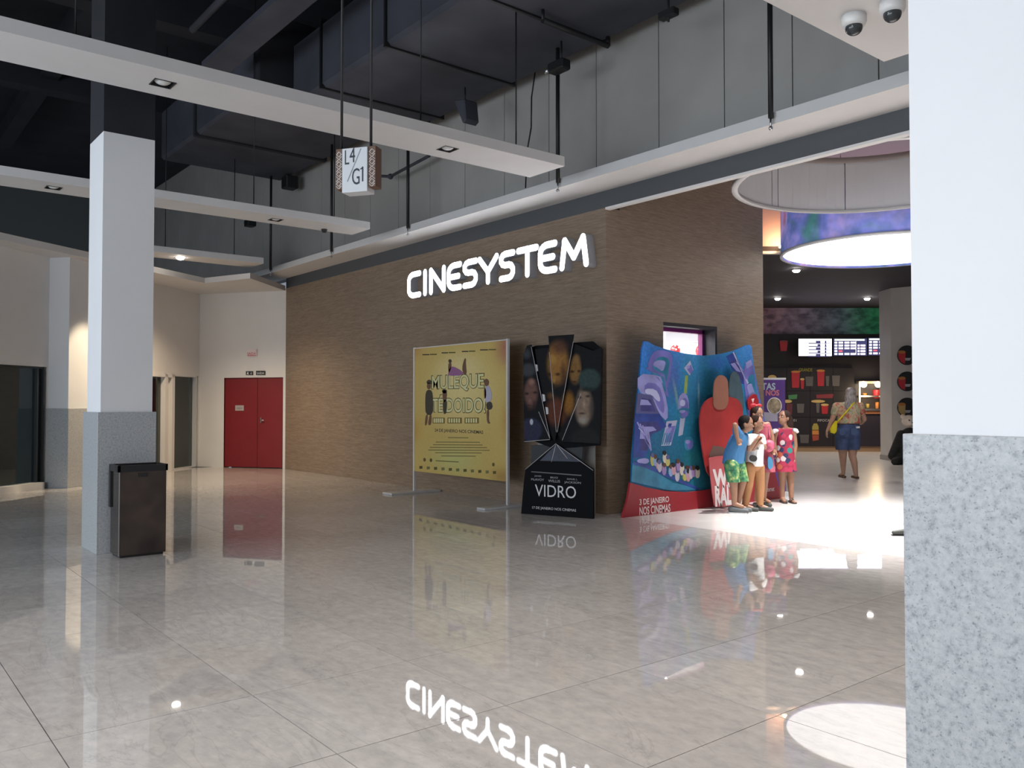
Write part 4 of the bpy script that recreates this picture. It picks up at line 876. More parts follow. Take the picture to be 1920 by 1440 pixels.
# popcorn machine
def popcorn():
    FPp = Frame(GP(0, DB-.1, 0), RT); d = -.5
    t = thing('popcorn_machine', FPp.w(*FPp.px(1632, 770)), 'glowing popcorn warmer cabinet on the snack counter', 'popcorn machine')
    u0, v0 = FPp.px(1611, 770); u1, v1 = FPp.px(1652, 716)
    MB().fbox(FPp, u0, u1, v1-.05, v1+.02, d, 0).build('top', mat('warmer_top', (.5, .4, .3), .4), t)
    for a in (u0, u1-.04): MB().fbox(FPp, a, a+.04, v0, v1-.05, -.04, 0).build('post', M_STEEL, t)
    MB().fbox(FPp, u0, u1, v0, v1, d-.02, d).build('back', mat('warmer_glow', (1, .9, .6), .5, emit=(1, .82, .5), es=5), t)
    MB().fbox(FPp, u0, u1, v0, v0+.06, d, 0).build('tray', M_STEEL, t)
    MB().fbox(FPp, u0+.05, u1-.05, (v0+v1)/2-.02, (v0+v1)/2+.02, d, -.03).build('shelf', M_STEEL, t)
    for a, b, c_, e, m in ((1617, 737, 1625, 746, 'food_orange'), (1636, 731, 1650, 747, 'food_red'), (1623, 757, 1630, 765, 'food_gold'), (1641, 754, 1648, 768, 'food_orange')):
        q0 = FPp.px(a, e, -.2); q1 = FPp.px(c_, b, -.2)
        MB().frustum(FPp.w((q0[0]+q1[0])/2, q0[1], -.2), FPp.w((q0[0]+q1[0])/2, q1[1], -.2), (q1[0]-q0[0])*.42, (q1[0]-q0[0])*.5, 14).build('popcorn_tub', MATS[m], t)
    for px in (1618, 1645):
        MB().ell(FPp.w(*FPp.px(px, 721), .05), (.09, .09, .09), nu=12, nv=8).build('bulb', mat('bulb_lit', (1, .9, .7), .5, emit=(1, .85, .6), es=14), t)
    point('warmer_light', FPp.w(*FPp.px(1630, 740), .5), 30, (1, .72, .42), .2)
popcorn()

# foyer column with round food signs
fc = thing('foyer_column', GP(9.6, 20.9, 0), 'pale eight sided foyer column carrying round food signs', 'column')
cl = Vector((10.24, 21.3)); rr = .86
ang0 = math.atan2(-1, -.0)
oct_ = [(cl.x+rr*math.cos(math.radians(22.5+45*k-0)), cl.y+rr*math.sin(math.radians(22.5+45*k))) for k in range(8)]
FO8 = Frame((0, 0, 0), RT, F0)
MB().prism(Frame((0, 0, 0), RT, F0), oct_, 0, ZC).build('shaft', mat('foyer_col', (.58, .56, .54), .55, noise=.05, nscale=2), fc)
MB().prism(Frame((0, 0, 0), RT, F0), [(cl.x+(a-cl.x)*1.02, cl.y+(b-cl.y)*1.02) for a, b in oct_], 0, .12).build('skirting', mat('foyer_skirt', (.33, .31, .30), .5), fc)
FK = Frame(GP(0, cl.y-rr*math.cos(math.radians(22.5))-.004, 0), RT)
for cy_, m, lb in ((666, rd, 'round food sign, topmost on the foyer column'), (715, rd, 'round food sign, middle one on the foyer column'), (764, yl, 'round food sign, lowest on the foyer column')):
    t = thing('round_sign', FK.w(*FK.px(1700, cy_+18)), lb, 'sign', 'round food signs on the foyer column')
    px_ell(FK, (1701, cy_), (18.5, 18.5), 0, .02, 32).build('disc', mat('disc_black', (.02, .02, .022), .4), t)
    px_poly(FK, [(1684, cy_-6), (1698, cy_-6), (1697, cy_+16), (1690, cy_+13), (1685, cy_+6)], .02, .026).build('printed_tub', m, t)
    px_ell(FK, (1691, cy_-6), (7, 3), .02, .028, 14).build('printed_topping', MATS['food_orange'], t)
    px_poly(FK, [(1696, cy_+5), (1708, cy_+5), (1706, cy_+10), (1698, cy_+10)], .02, .026).build('printed_dish', mat('ink_pale', (.5, .48, .48), .5), t)

# white open ring and printed drum lamp
def ring(lat, dep, r, z0, z1):
    c = GP(lat, dep, 0); t = thing('ceiling_ring', (c.x, c.y, z0), 'large open white ring hung inside the entrance', 'ceiling ring')
    mw = mat('ring_white', (.62, .61, .64), .5)
    n = 6; a0 = math.atan2(F0.y, F0.x)
    seams = [a0+math.radians(k) for k in (31, 27, -8, -60, -120, -180, -240, -290)]
    seams = sorted([s % (2*math.pi) for s in seams])
    for i in range(len(seams)):
        s0 = seams[i]; s1 = seams[(i+1) % len(seams)]
        if s1 <= s0: s1 += 2*math.pi
        s0 += .004; s1 -= .004; k = max(2, int((s1-s0)/math.radians(4))); mb = MB(); vs = []; fs = []
        for j in range(k+1):
            a = s0+(s1-s0)*j/k
            for rr_, z in ((r, z0), (r, z1), (r+.05, z1), (r+.05, z0)): vs.append((c.x+rr_*math.cos(a), c.y+rr_*math.sin(a), z))
        for j in range(k):
            for q in range(4): fs.append((j*4+q, j*4+(q+1) % 4, (j+1)*4+(q+1) % 4, (j+1)*4+q))
        fs += [(0, 1, 2, 3), (k*4+3, k*4+2, k*4+1, k*4)]
        mb.add(vs, fs); mb.build('ring_panel', mw, t)
    MB().lathe((c.x, c.y, z0), [(r-.012, 0), (r-.012, .03), (r+.062, .03), (r+.062, -.004), (r-.012, -.004)], 64).build('bottom_rim', mat('ring_rim', (.75, .74, .74), .5), t)
    MB().lathe((c.x, c.y, z1), [(r-.03, -.04), (r-.03, .04), (r+.06, .04), (r+.06, -.0)], 64).build('top_rim', mat('ring_top', (.50, .44, .42), .5), t)
    for k in range(4):
        a = math.pi/4+k*math.pi/2; MB().tube([Vector((c.x+r*math.cos(a), c.y+r*math.sin(a), z1)), Vector((c.x+r*math.cos(a), c.y+r*math.sin(a), ZU))], .006, 5).build('hanger_wire', M_STEEL, t)
RING = (4.3, 9.78, 1.62, 4.02, 4.72)
ring(*RING)
def b_print(n, l, tc, b):
    g = tc.outputs['Object']
    a = through(n, l, nz(n, l, g, 1.5, 3, None, .5, .6), [(.3, (.06, .22, .20)), (.40, (.10, .20, .30)), (.48, (.14, .18, .50)), (.56, (.25, .24, .55)), (.64, (.42, .32, .60)), (.74, (.42, .16, .28))])
    k = through(n, l, nz(n, l, g, 4, 3), [(.35, (.7, .8, .8)), (.65, (1.3, 1.2, 1.3))])
    return mixc(n, l, 1, a, k, 'MULTIPLY')
def drum(lat, dep, r, z0, z1):
    c = GP(lat, dep, 0); t = thing('drum_lamp', (c.x, c.y, z0), 'big printed drum lamp with glowing white underside', 'lamp')
    MB().lathe((c.x, c.y, 0), [(r, z0), (r, z1), (r-.03, z1), (r-.03, z0)], 72, close=True).build('shade', texmat('drum_print', b_print, .5, emit=.42), t)
    MB().lathe((c.x, c.y, 0), [(0.0, z0+.03), (r-.035, z0+.03), (r-.035, z0+.05), (0.0, z0+.05)], 72).build('diffuser', mat('diffuser', (1, 1, 1), .5, emit=(1, .98, .98), es=2.6), t)
    MB().lathe((c.x, c.y, z0), [(r-.03, -.01), (r+.012, -.01), (r+.012, .03), (r, .03)], 72).build('rim', mat('ring_rim', (.75, .74, .74), .5), t)
    MB().tube([Vector((c.x, c.y, z1-.3)), Vector((c.x, c.y, ZU-.002))], .03).build('stem', M_STEEL, t)
DRUM = (6.0, 13.5, 1.6, 3.86, 4.75)
drum(*DRUM)
# warm sconce on the ceiling step, behind the drum
sc2 = thing('wall_sconce', Q(1467, 463, 15.9), 'warm glowing uplight on the ceiling step behind the drum lamp', 'sconce')
c = sc2.location.copy()
MB().ell(c, (.07, .05, .05)).build('bulb', mat('sconce_bulb', (1, .8, .5), .5, emit=(1, .72, .35), es=30), sc2)
MB().frustum(c-Vector((0, 0, .06)), c-Vector((0, 0, .03)), .05, .08, 12).build('cup', M_STEEL, sc2)
point('sconce_light', c+Vector(-F0)*.12+Vector((0, 0, .08)), 22, (1, .55, .28), .06)
# foyer downlights
for px, py, lb in ((1493, 506, 'lit foyer downlight under the drum lamp'), (1458, 559, 'lit foyer downlight beside the brown wall edge'), (1626, 559, 'lit foyer downlight near the foyer column')):
    p = P(px, py, z=ZC-.01); t = thing('foyer_downlight', p, lb, 'downlight', 'downlights of the foyer ceiling')
    MB().lathe(p, [(.0, -.01), (.1, -.01), (.11, .01), (0, .01)], 16).build('rim', M_PLAST, t)
    MB().ell(p-Vector((0, 0, .02)), (.075, .075, .04)).build('lamp', mat('lamp_cool_lit', (1, 1, 1), .5, emit=(1, .95, .9), es=60), t)
    spot('downlight_beam', p-Vector((0, 0, .08)), p-Vector((0, 0, 4)), 230, 120, (1, .9, .8), .7)
# strong entrance lamps inside the ring
cR = GP(RING[0], RING[1], 0)
for dx, dy, lb in ((-.45, .3, 'lit entrance spotlight above the ring, inner one'), (.6, -.2, 'lit entrance spotlight above the ring, outer one')):
    p = Vector((cR.x+dx, cR.y+dy, ZU-.02)); t = thing('entrance_spotlight', p, lb, 'spotlight', 'entrance spotlights')
    MB().lathe(p, [(.0, -.1), (.08, -.1), (.09, .02), (0, .02)], 16).build('can', M_PLAST, t)
    MB().ell(p-Vector((0, 0, .1)), (.06, .06, .02)).build('lamp', MATS['lamp_cool_lit'], t)
    spot('entrance_beam', p-Vector((0, 0, .14)), p+Vector((.5, .4, -5)), 2300, 76, (1, .96, .94), .75, .08)

# purple roll-up banner behind the floral girl
def rollup():
    d = 13.0; fr = Frame(GP(0, d, 0), RT)
    u0, v0 = fr.px(1426, 905); u1, v1 = fr.px(1472, 712)
    t = thing('roll_up_banner', fr.w((u0+u1)/2, 0), 'purple roll up banner standing behind the girl in the floral dress', 'banner')
    MB().fbox(fr, u0, u1, .06, v1, -.004, 0).build('banner_sheet', mat('banner_purple', (.10, .04, .24), .45), t)
    MB().fbox(fr, u0-.02, u1+.02, 0, .07, -.08, .06).build('base', M_ALU, t); MB().fbox(fr, u0-.01, u1+.01, v1, v1+.03, -.02, .012).build('top_rail', M_PLAST, t)
    MB().tube([fr.w((u0+u1)/2, .05, -.03), fr.w((u0+u1)/2, v1, -.02)], .012).build('pole', M_STEEL, t)
    px_text('TAS', fr, (1428, 718), (1454, 731), mat('ink_ice', (.45, .55, .62), .5), t, n=.003, bold=.03)
    px_text('E NOS', fr, (1426, 731), (1461, 742), mat('ink_pink', (.65, .2, .22), .5), t, n=.003, bold=.03)
    px_ell(fr, (1452, 761), (14, 16), 0, .003, 28).build('round_photo', ink_w, t); px_ell(fr, (1452, 761), (12.4, 14.2), 0, .005, 28).build('round_photo', mat('snack_photo', (.35, .28, .18), .5, noise=.6, nscale=14), t)
    px_poly(fr, [(1428, 772), (1458, 775), (1458, 790), (1428, 790)], 0, .003).build('white_box', mat('ink_ice2', (.5, .48, .6), .5), t)
rollup()

# ================================================================== PEOPLE
def blob(name, prims, m, parent, vox=.007, smooth=4, cuts=(), holes=()):
    mb = MB()
    for p in prims:
        if p[0] == 'c':
            _, a, ra, b, rb = p; a, b = Vector(a), Vector(b)
            mb.ell(a, (ra,)*3, nu=14, nv=10); mb.ell(b, (rb,)*3, nu=14, nv=10)
            if (b-a).length > 1e-4: mb.frustum(a, b, ra, rb, 14)
        elif p[0] == 'l':
            rs = p[1]; N = 20; vs = []; fs = []
            for c_, rx, ry in rs: vs += [Vector(c_)+RT*rx*math.cos(2*math.pi*i/N)+F0*ry*math.sin(2*math.pi*i/N) for i in range(N)]
            for j in range(len(rs)-1): fs += [(j*N+i, j*N+(i+1) % N, (j+1)*N+(i+1) % N, (j+1)*N+i) for i in range(N)]
            fs += [tuple(range(N)), tuple(range((len(rs)-1)*N, len(rs)*N))]
            mb.add(vs, fs, True)
        elif p[0] == 'e': mb.ell(p[1], p[2], p[3] if len(p) > 3 else (RT, F0, ZZ), nu=20, nv=14)
    org = ORG[parent.name]
    me = mb.mesh('tmp', m, org)
    o = bpy.data.objects.new('tmp', me); COL.objects.link(o)
    r = o.modifiers.new('r', 'REMESH'); r.mode = 'VOXEL'; r.voxel_size = vox; r.use_smooth_shade = True
    s = o.modifiers.new('s', 'SMOOTH'); s.iterations = smooth; s.factor = .5
    dg = bpy.context.evaluated_depsgraph_get(); nm = bpy.data.meshes.new_from_object(o.evaluated_get(dg))
    bpy.data.objects.remove(o); bpy.data.meshes.remove(me)
    if cuts:
        bm = bmesh.new(); bm.from_mesh(nm)
        for co, no in cuts:
            g = bm.verts[:]+bm.edges[:]+bm.faces[:]
            bmesh.ops.bisect_plane(bm, geom=g, plane_co=Vector(co)-org, plane_no=Vector(no), clear_outer=True)
        bm.to_mesh(nm); bm.free()
    for p in nm.polygons: p.use_smooth = True
    nm.materials.clear(); nm.materials.append(m); nm.name = name
    o = bpy.data.objects.new(name, nm); COL.objects.link(o); o.parent = parent; ORG[o.name] = org
    return o
def hand(w, fdir, side, s=1.0, curl=.5, palm=None):
    """palm and five unequal bent fingers; fdir along the hand, side = thumb side"""
    w = Vector(w); f = Vector(fdir).normalized(); sd = Vector(side); sd = (sd-f*sd.dot(f)).normalized(); nn = f.cross(sd)
    pr = [('c', w, .019*s, w+f*.05*s, .021*s), ('c', w+f*.025*s+sd*.014*s, .013*s, w+f*.058*s+sd*.017*s, .012*s), ('c', w+f*.025*s-sd*.014*s, .013*s, w+f*.055*s-sd*.017*s, .012*s)]
    for k, (off, ln) in enumerate(((.024, .052), (.009, .060), (-.007, .056), (-.022, .044))):
        a = w+f*.06*s+sd*off*s; b = a+(f*(1-.3*curl)+nn*curl*.6)*ln*.5*s; c_ = b+(f*(.7-.7*curl)+nn*(.4+curl*.8))*ln*.45*s
        pr += [('c', a, .0085*s, b, .008*s), ('c', b, .008*s, c_, .0068*s)]
    a = w+f*.015*s+sd*.018*s; b = a+(f*.6+sd*.7)*.032*s; c_ = b+(f*.9+sd*.15+nn*.3)*.026*s
    return pr+[('c', a, .011*s, b, .0095*s), ('c', b, .0095*s, c_, .0075*s)]
def head(c, s, look, tilt=0.0, ears=True):
    """skull, jaw, nose, ears; look = horizontal facing direction; returns prims and axes"""
    c = Vector(c); fw = (Vector(look).normalized()*math.cos(tilt)+ZZ*math.sin(tilt)).normalized(); rt = fw.cross(ZZ).normalized(); up = rt.cross(fw)
    ax = (rt, fw, up)
    pr = [('e', c+up*.02*s, (.070*s, .086*s, .088*s), ax), ('e', c-up*.045*s+fw*.022*s, (.052*s, .058*s, .058*s), ax),
          ('c', c+fw*.078*s-up*.005*s, .008*s, c+fw*.092*s-up*.03*s, .012*s), ('e', c+fw*.073*s-up*.062*s, (.022*s, .014*s, .012*s), ax),
          ('e', c+fw*.062*s+up*.022*s, (.055*s, .02*s, .014*s), ax)]
    if ears: pr += [('e', c+rt*sg*.072*s-fw*.004*s-up*.01*s, (.010*s, .020*s, .028*s), ax) for sg in (-1, 1)]
    return pr, ax
def face_bits(c, s, ax, parent, hairm):
    rt, fw, up = ax; c = Vector(c)
    mw = mat('eye_white', (.6, .58, .56), .3); mk = mat('eye_dark', (.02, .012, .01), .2); ml = mat('lips', (.28, .09, .08), .5)
    for sg in (-1, 1):
        e = MB().ell(c+fw*.072*s+rt*sg*.028*s-up*.002*s, (.012*s, .008*s, .008*s), ax, 10, 8).build('eye', mw, parent)
        MB().ell(c+fw*.079*s+rt*sg*.028*s-up*.002*s, (.006*s, .004*s, .006*s), ax, 8, 6).build('iris', mk, e)
        MB().ell(c+fw*.079*s+rt*sg*.028*s+up*.016*s, (.015*s, .006*s, .004*s), ax, 8, 6).build('eyebrow', hairm, parent)
    MB().ell(c+fw*.085*s-up*.062*s, (.020*s, .007*s, .007*s), ax, 10, 6).build('mouth', ml, parent)
S_TAN = mat('skin_tan', (.30, .155, .095), .5, noise=.06, nscale=20); S_DK = mat('skin_brown', (.17, .082, .05), .5, noise=.06, nscale=20); S_LT = mat('skin_light', (.46, .27, .19), .5, noise=.05, nscale=20)
H_BK = mat('hair_black', (.010, .008, .008), .75, noise=.4, nscale=40, bump=.5, spec=.15); H_BR = mat('hair_brown', (.030, .015, .011), .7, noise=.4, nscale=40, bump=.5, spec=.2)
H_GB = mat('hair_ash', (.28, .25, .25), .45, noise=.45, nscale=18, bump=.5, stretch=(3, 3, .6))

def kJ(d): return lambda X, Y, off=0.0: Q(X/4.235+1290, Y/4.235+640, d+off)
def person(px, py, d, label):
    loc = Q(px, py, d); loc.z = 0
    return thing('person', loc, label, 'person')
FACE_R = RT*.9-F0*.42; FACE_L = -RT*.75-F0*.5

def boy_white():
    J = kJ(11.15); t = person(1420, 955, 11.15, 'boy in white printed t-shirt and tan trousers, hands raised to his chin')
    hc = J(543, 655); hp, ax = head(hc, 1.0, FACE_R, .03)
    sn_, sf = J(497, 768, -.09), J(580, 768, .07); en, ef = J(487, 858, -.13), J(607, 842, .02); wn_, wf_ = J(538, 792, -.17), J(570, 800, -.08)
    hipL, hipR = J(492, 1000, -.03), J(560, 1000, .04); kL, kR = J(478, 1150, -.03), J(572, 1150, .04); aL, aR = J(455, 1300, .0), J(572, 1300, .02)
    body = hp+[('c', hc-ZZ*.07, .042, J(533, 745), .045), ('e', J(537, 800), (.10, .075, .10)), ('e', J(530, 880), (.095, .072, .12)), ('e', J(525, 975), (.10, .078, .08)),
               ('c', sn_, .042, en, .032), ('c', en, .032, wn_, .022), ('c', sf, .042, ef, .032), ('c', ef, .032, wf_, .022), ('c', J(535, 760), .055, sn_, .042), ('c', J(535, 760), .055, sf, .042),
               ('c', hipL, .07, kL, .048), ('c', kL, .048, aL, .03), ('c', hipR, .07, kR, .048), ('c', kR, .048, aR, .03)]
    body += hand(wn_, RT*.6+ZZ*.8, -F0, 1.0, .7)+hand(wf_, -RT*.4+ZZ*.9, -F0, 1.0, .7)
    body += [('c', aL-ZZ*.01, .03, aL+FACE_R*.09-ZZ*.035, .026), ('c', aR-ZZ*.01, .03, aR+FACE_R*.09-ZZ*.035, .026)]
    blob('body', body, S_TAN, t, .0065)
    wt = mat('shirt_white', (.72, .71, .70), .7, noise=.05, nscale=8)
    sh = blob('t_shirt', [('l', [(J(536, 735), .05, .045), (J(537, 765), .105, .08), (J(535, 820), .117, .092), (J(530, 900), .114, .09), (J(525, 1010), .118, .096)]), ('c', J(535, 765), .06, sn_, .058), ('c', J(535, 765), .06, sf, .058), ('c', sn_, .058, sn_+(en-sn_)*.5, .05), ('c', sf, .058, sf+(ef-sf)*.5, .05)], wt, t, .008, 3, [(J(525, 990), -ZZ)])
    FS = Frame(J(520, 850, -.125), RT)
    sh2 = MB().prism(FS, smooth_pts([(-.055, -.13), (-.03, -.085), (.03, -.095), (.05, -.135), (.02, -.175), (-.035, -.17)], 1), -.02, .012).build('shirt_print', mat('print_soft_black', (.03, .03, .03), .6), sh)
    MB().prism(FS, [(-.0, .03), (.06, .02), (.07, -.015), (.01, -.012)], -.02, .006).build('shirt_print', mat('print_soft_grey', (.18, .18, .18), .6), sh)
    pn_ = mat('trousers_tan', (.36, .17, .07), .7, noise=.1, nscale=10)
    blob('trousers', [('e', J(525, 985), (.108, .088, .075)), ('c', hipL, .082, kL, .062), ('c', kL, .062, aL+ZZ*.0, .045), ('c', hipR, .082, kR, .062), ('c', kR, .062, aR, .045)], pn_, t, .008, 3, [(aL+ZZ*.0, -ZZ)])
    blob('hair', [('e', hc+ax[2]*.035-ax[1]*.012, (.074, .085, .080), ax), ('e', hc-ax[1]*.04, (.07, .05, .075), ax)], mat('hair_short_brown', (.022, .012, .009), .85, noise=.4, nscale=50, spec=.1), t, .008, 3, [(hc+ax[1]*.045+ax[2]*.02, (ax[1]*.9-ax[2]*.5))])
    face_bits(hc, 1.0, ax, t, H_BK)
    for a in (aL, aR):
        b = Vector((a.x, a.y, .03)); f_ = FACE_R.normalized()
        blob('shoe', [('c', b-f_*.03+ZZ*.008, .036, b+f_*.09, .034), ('c', b+f_*.09, .034, b+f_*.15-ZZ*.004, .028)], mat('shoe_dark', (.05, .055, .05), .6), t, .008, 3, [(Vector((0, 0, .002)), -ZZ)])
boy_white()

def boy_blue():
    J = kJ(11.0); t = person(1382, 958, 11.0, 'boy in blue shirt and green patterned shorts leaning on the title card')
    hc = J(462, 655, -.02); hp, ax = head(hc, 1.0, FACE_R, -.05)
    sn_, sf = J(392, 730, -.10), J(440, 745, .10); en, ef = J(372, 665, -.20), J(520, 850, .05); wn_, wf_ = J(392, 770, -.2), J(560, 800, .0)
    hipL, hipR = J(345, 985, -.05), J(400, 985, .07); kL, kR = J(362, 1135, -.06), J(432, 1115, .05); aL, aR = J(368, 1285, -.05), J(392, 1300, .05)
    body = hp+[('c', hc-ZZ*.07, .042, J(425, 725), .048), ('e', J(400, 790), (.115, .085, .11)), ('e', J(365, 870), (.118, .088, .12)), ('e', J(358, 970), (.118, .095, .09)),
               ('c', J(415, 740), .06, sn_, .045), ('c', J(415, 740), .06, sf, .045), ('c', sn_, .045, en, .035), ('c', en, .035, wn_, .024), ('c', sf, .045, ef, .032), ('c', ef, .032, wf_, .022),
               ('c', hipL, .08, kL, .055), ('c', kL, .055, aL, .034), ('c', hipR, .08, kR, .055), ('c', kR, .055, aR, .034),
               ('c', aL-ZZ*.01, .033, aL+FACE_R*.1-ZZ*.04, .028), ('c', aR-ZZ*.01, .033, aR+FACE_R*.1-ZZ*.04, .028)]
    body += hand(wn_, -ZZ+RT*.3, RT, 1.0, .5)+hand(wf_, RT*.4+ZZ*.8, -F0, 1.0, .6)
    blob('body', body, S_TAN, t, .0065)
    bl_ = mat('shirt_blue', (.045, .17, .36), .7, noise=.12, nscale=9)
    blob('t_shirt', [('l', [(J(420, 715), .05, .045), (J(412, 745), .11, .085), (J(396, 800), .132, .1), (J(368, 880), .138, .106), (J(352, 990), .138, .112)]), ('c', J(415, 745), .065, sn_, .062), ('c', J(415, 745), .065, sf, .062), ('c', sn_, .062, sn_+(en-sn_)*.55, .052), ('c', sf, .062, sf+(ef-sf)*.5, .05)], bl_, t, .008, 3, [(J(355, 968), -ZZ)])
    def b_gr(n, l, tc, b): return through(n, l, nz(n, l, tc.outputs['Object'], 14, 3), [(.38, (.02, .10, .05)), (.5, (.05, .22, .10)), (.58, (.22, .34, .10)), (.66, (.45, .5, .22))])
    M_GS = texmat('shorts_green', b_gr, .7)
    blob('shorts', [('e', J(360, 975), (.128, .108, .085)), ('c', hipL, .098, kL+ZZ*.0, .085), ('c', hipR, .098, kR, .085)], M_GS, t, .008, 3, [(kL+ZZ*.03, -ZZ)])
    blob('hair', [('e', hc+ax[2]*.03-ax[1]*.015, (.078, .092, .086), ax), ('e', hc-ax[1]*.045-ax[2]*.01, (.073, .055, .08), ax)], H_BK, t, .008, 3, [(hc+ax[1]*.045+ax[2]*.02, (ax[1]*.9-ax[2]*.5))])
    face_bits(hc, 1.0, ax, t, H_BK)
    f_ = FACE_R.normalized()
    for a in (aL, aR):
        b = Vector((a.x, a.y, .038))
        s_ = blob('shoe', [('c', b-f_*.04+ZZ*.012, .045, b+f_*.08, .04), ('c', b+f_*.08, .04, b+f_*.16-ZZ*.006, .033)], mat('shoe_grey', (.09, .10, .105), .6), t, .008, 3, [(Vector((0, 0, .012)), -ZZ)])
        MB().frustum(Vector((b.x, b.y, 0))-f_*.05, Vector((b.x, b.y, 0))-f_*.05+ZZ*.014, .04, .04, 14).frustum(Vector((b.x, b.y, 0))+f_*.14, Vector((b.x, b.y, 0))+f_*.14+ZZ*.014, .036, .036, 14).prism(Frame(Vector((b.x, b.y, 0)), f_, f_.cross(ZZ)*-1), [(-.05, -.04), (.14, -.036), (.14, .036), (-.05, .04)], 0, .014).build('sole', mat('sole_pale', (.5, .5, .5), .6), s_)
boy_blue()

def girl_pink():
    J = kJ(11.6); t = person(1425, 946, 11.6, 'girl in pink dress standing behind the two boys by the standee')
    hc = J(548, 578); hp, ax = head(hc, 1.0, RT*.55-F0*.8, .0)
    sn_, sf = J(560, 680, -.0), J(632, 660, .0); en, ef = J(545, 770, .0), J(668, 760, -.04); wn_, wf_ = J(560, 830, -.05), J(672, 850, -.08)
    hipL, hipR = J(575, 980, 0), J(620, 980, .0); kL, kR = J(560, 1130, 0), J(608, 1130, .03); aL, aR = J(540, 1248, 0), J(605, 1248, .03)
    body = hp+[('c', hc-ZZ*.07, .04, J(590, 665), .045), ('e', J(600, 730), (.095, .07, .11)), ('e', J(600, 830), (.09, .07, .12)), ('e', J(598, 950), (.10, .08, .09)),
               ('c', J(596, 670), .05, sn_, .038), ('c', J(596, 670), .05, sf, .038), ('c', sn_, .038, en, .03), ('c', en, .03, wn_, .021), ('c', sf, .04, ef, .032), ('c', ef, .032, wf_, .022),
               ('c', hipL, .07, kL, .046), ('c', kL, .046, aL, .03), ('c', hipR, .07, kR, .046), ('c', kR, .046, aR, .03)]+hand(wf_, -ZZ*.9-F0*.2, RT, 1.0, .5)+hand(wn_, -ZZ*.9-F0*.2, -RT, 1.0, .5)
    body += [('c', aL-ZZ*.01, .03, aL-F0*.07+RT*.04-ZZ*.04, .025), ('c', aR-ZZ*.01, .03, aR-F0*.07+RT*.05-ZZ*.04, .025)]
    blob('body', body, S_TAN, t, .0065)
    def b_pk(n, l, tc, b): return through(n, l, nz(n, l, tc.outputs['Object'], 10, 3), [(.4, (.36, .06, .09)), (.55, (.44, .11, .15)), (.68, (.24, .04, .09))])
    M_PK = texmat('dress_pink', b_pk, .7)
    blob('dress', [('l', [(J(600, 640), .06, .05), (J(600, 672), .105, .075), (J(600, 740), .108, .083), (J(602, 830), .108, .088), (J(602, 920), .13, .105), (J(602, 1060), .165, .13)])], M_PK, t, .008, 3, [(J(600, 1035), -ZZ), (J(600, 655), ZZ)])
    blob('pink_bag', [('e', J(640, 830, -.13), (.085, .06, .085)), ('c', J(650, 760, -.1), .012, J(640, 690, -.06), .01)], mat('bag_pink', (.52, .10, .17), .5, noise=.4, nscale=18), t, .008, 2)
    MB().prism(Frame(J(650, 965, -.16), RT), smooth_pts([(-.035, .09), (.03, .07), (.045, -.06), (-.03, -.1)], 1), -.015, .015).build('blue_pouch', mat('pouch_blue', (.05, .22, .40), .5), t)
    blob('hair', [('e', hc+ax[2]*.03-ax[1]*.012, (.077, .09, .085), ax), ('e', hc-ax[1]*.05-ax[2]*.03, (.07, .05, .09), ax)], H_BR, t, .008, 3, [(hc+ax[1]*.05+ax[2]*.03, (ax[1]*.9-ax[2]*.5))])
    blob('hair_bow', [('e', hc+ax[2]*.115+RT*-.05, (.05, .02, .035)), ('e', hc+ax[2]*.115+RT*.03, (.04, .02, .03)), ('e', hc+ax[2]*.11+RT*-.01, (.018, .022, .018))], mat('bow_red', (.45, .02, .03), .5), t, .007, 2)
    face_bits(hc, 1.0, ax, t, H_BR)
    for a in (aL, aR):
        b = Vector((a.x, a.y, .03)); f_ = (RT*.5-F0*.8).normalized()
        blob('shoe', [('c', b-f_*.02, .034, b+f_*.1, .03)], mat('shoe_dark', (.05, .055, .05), .6), t, .008, 3, [(Vector((0, 0, .002)), -ZZ)])
girl_pink()

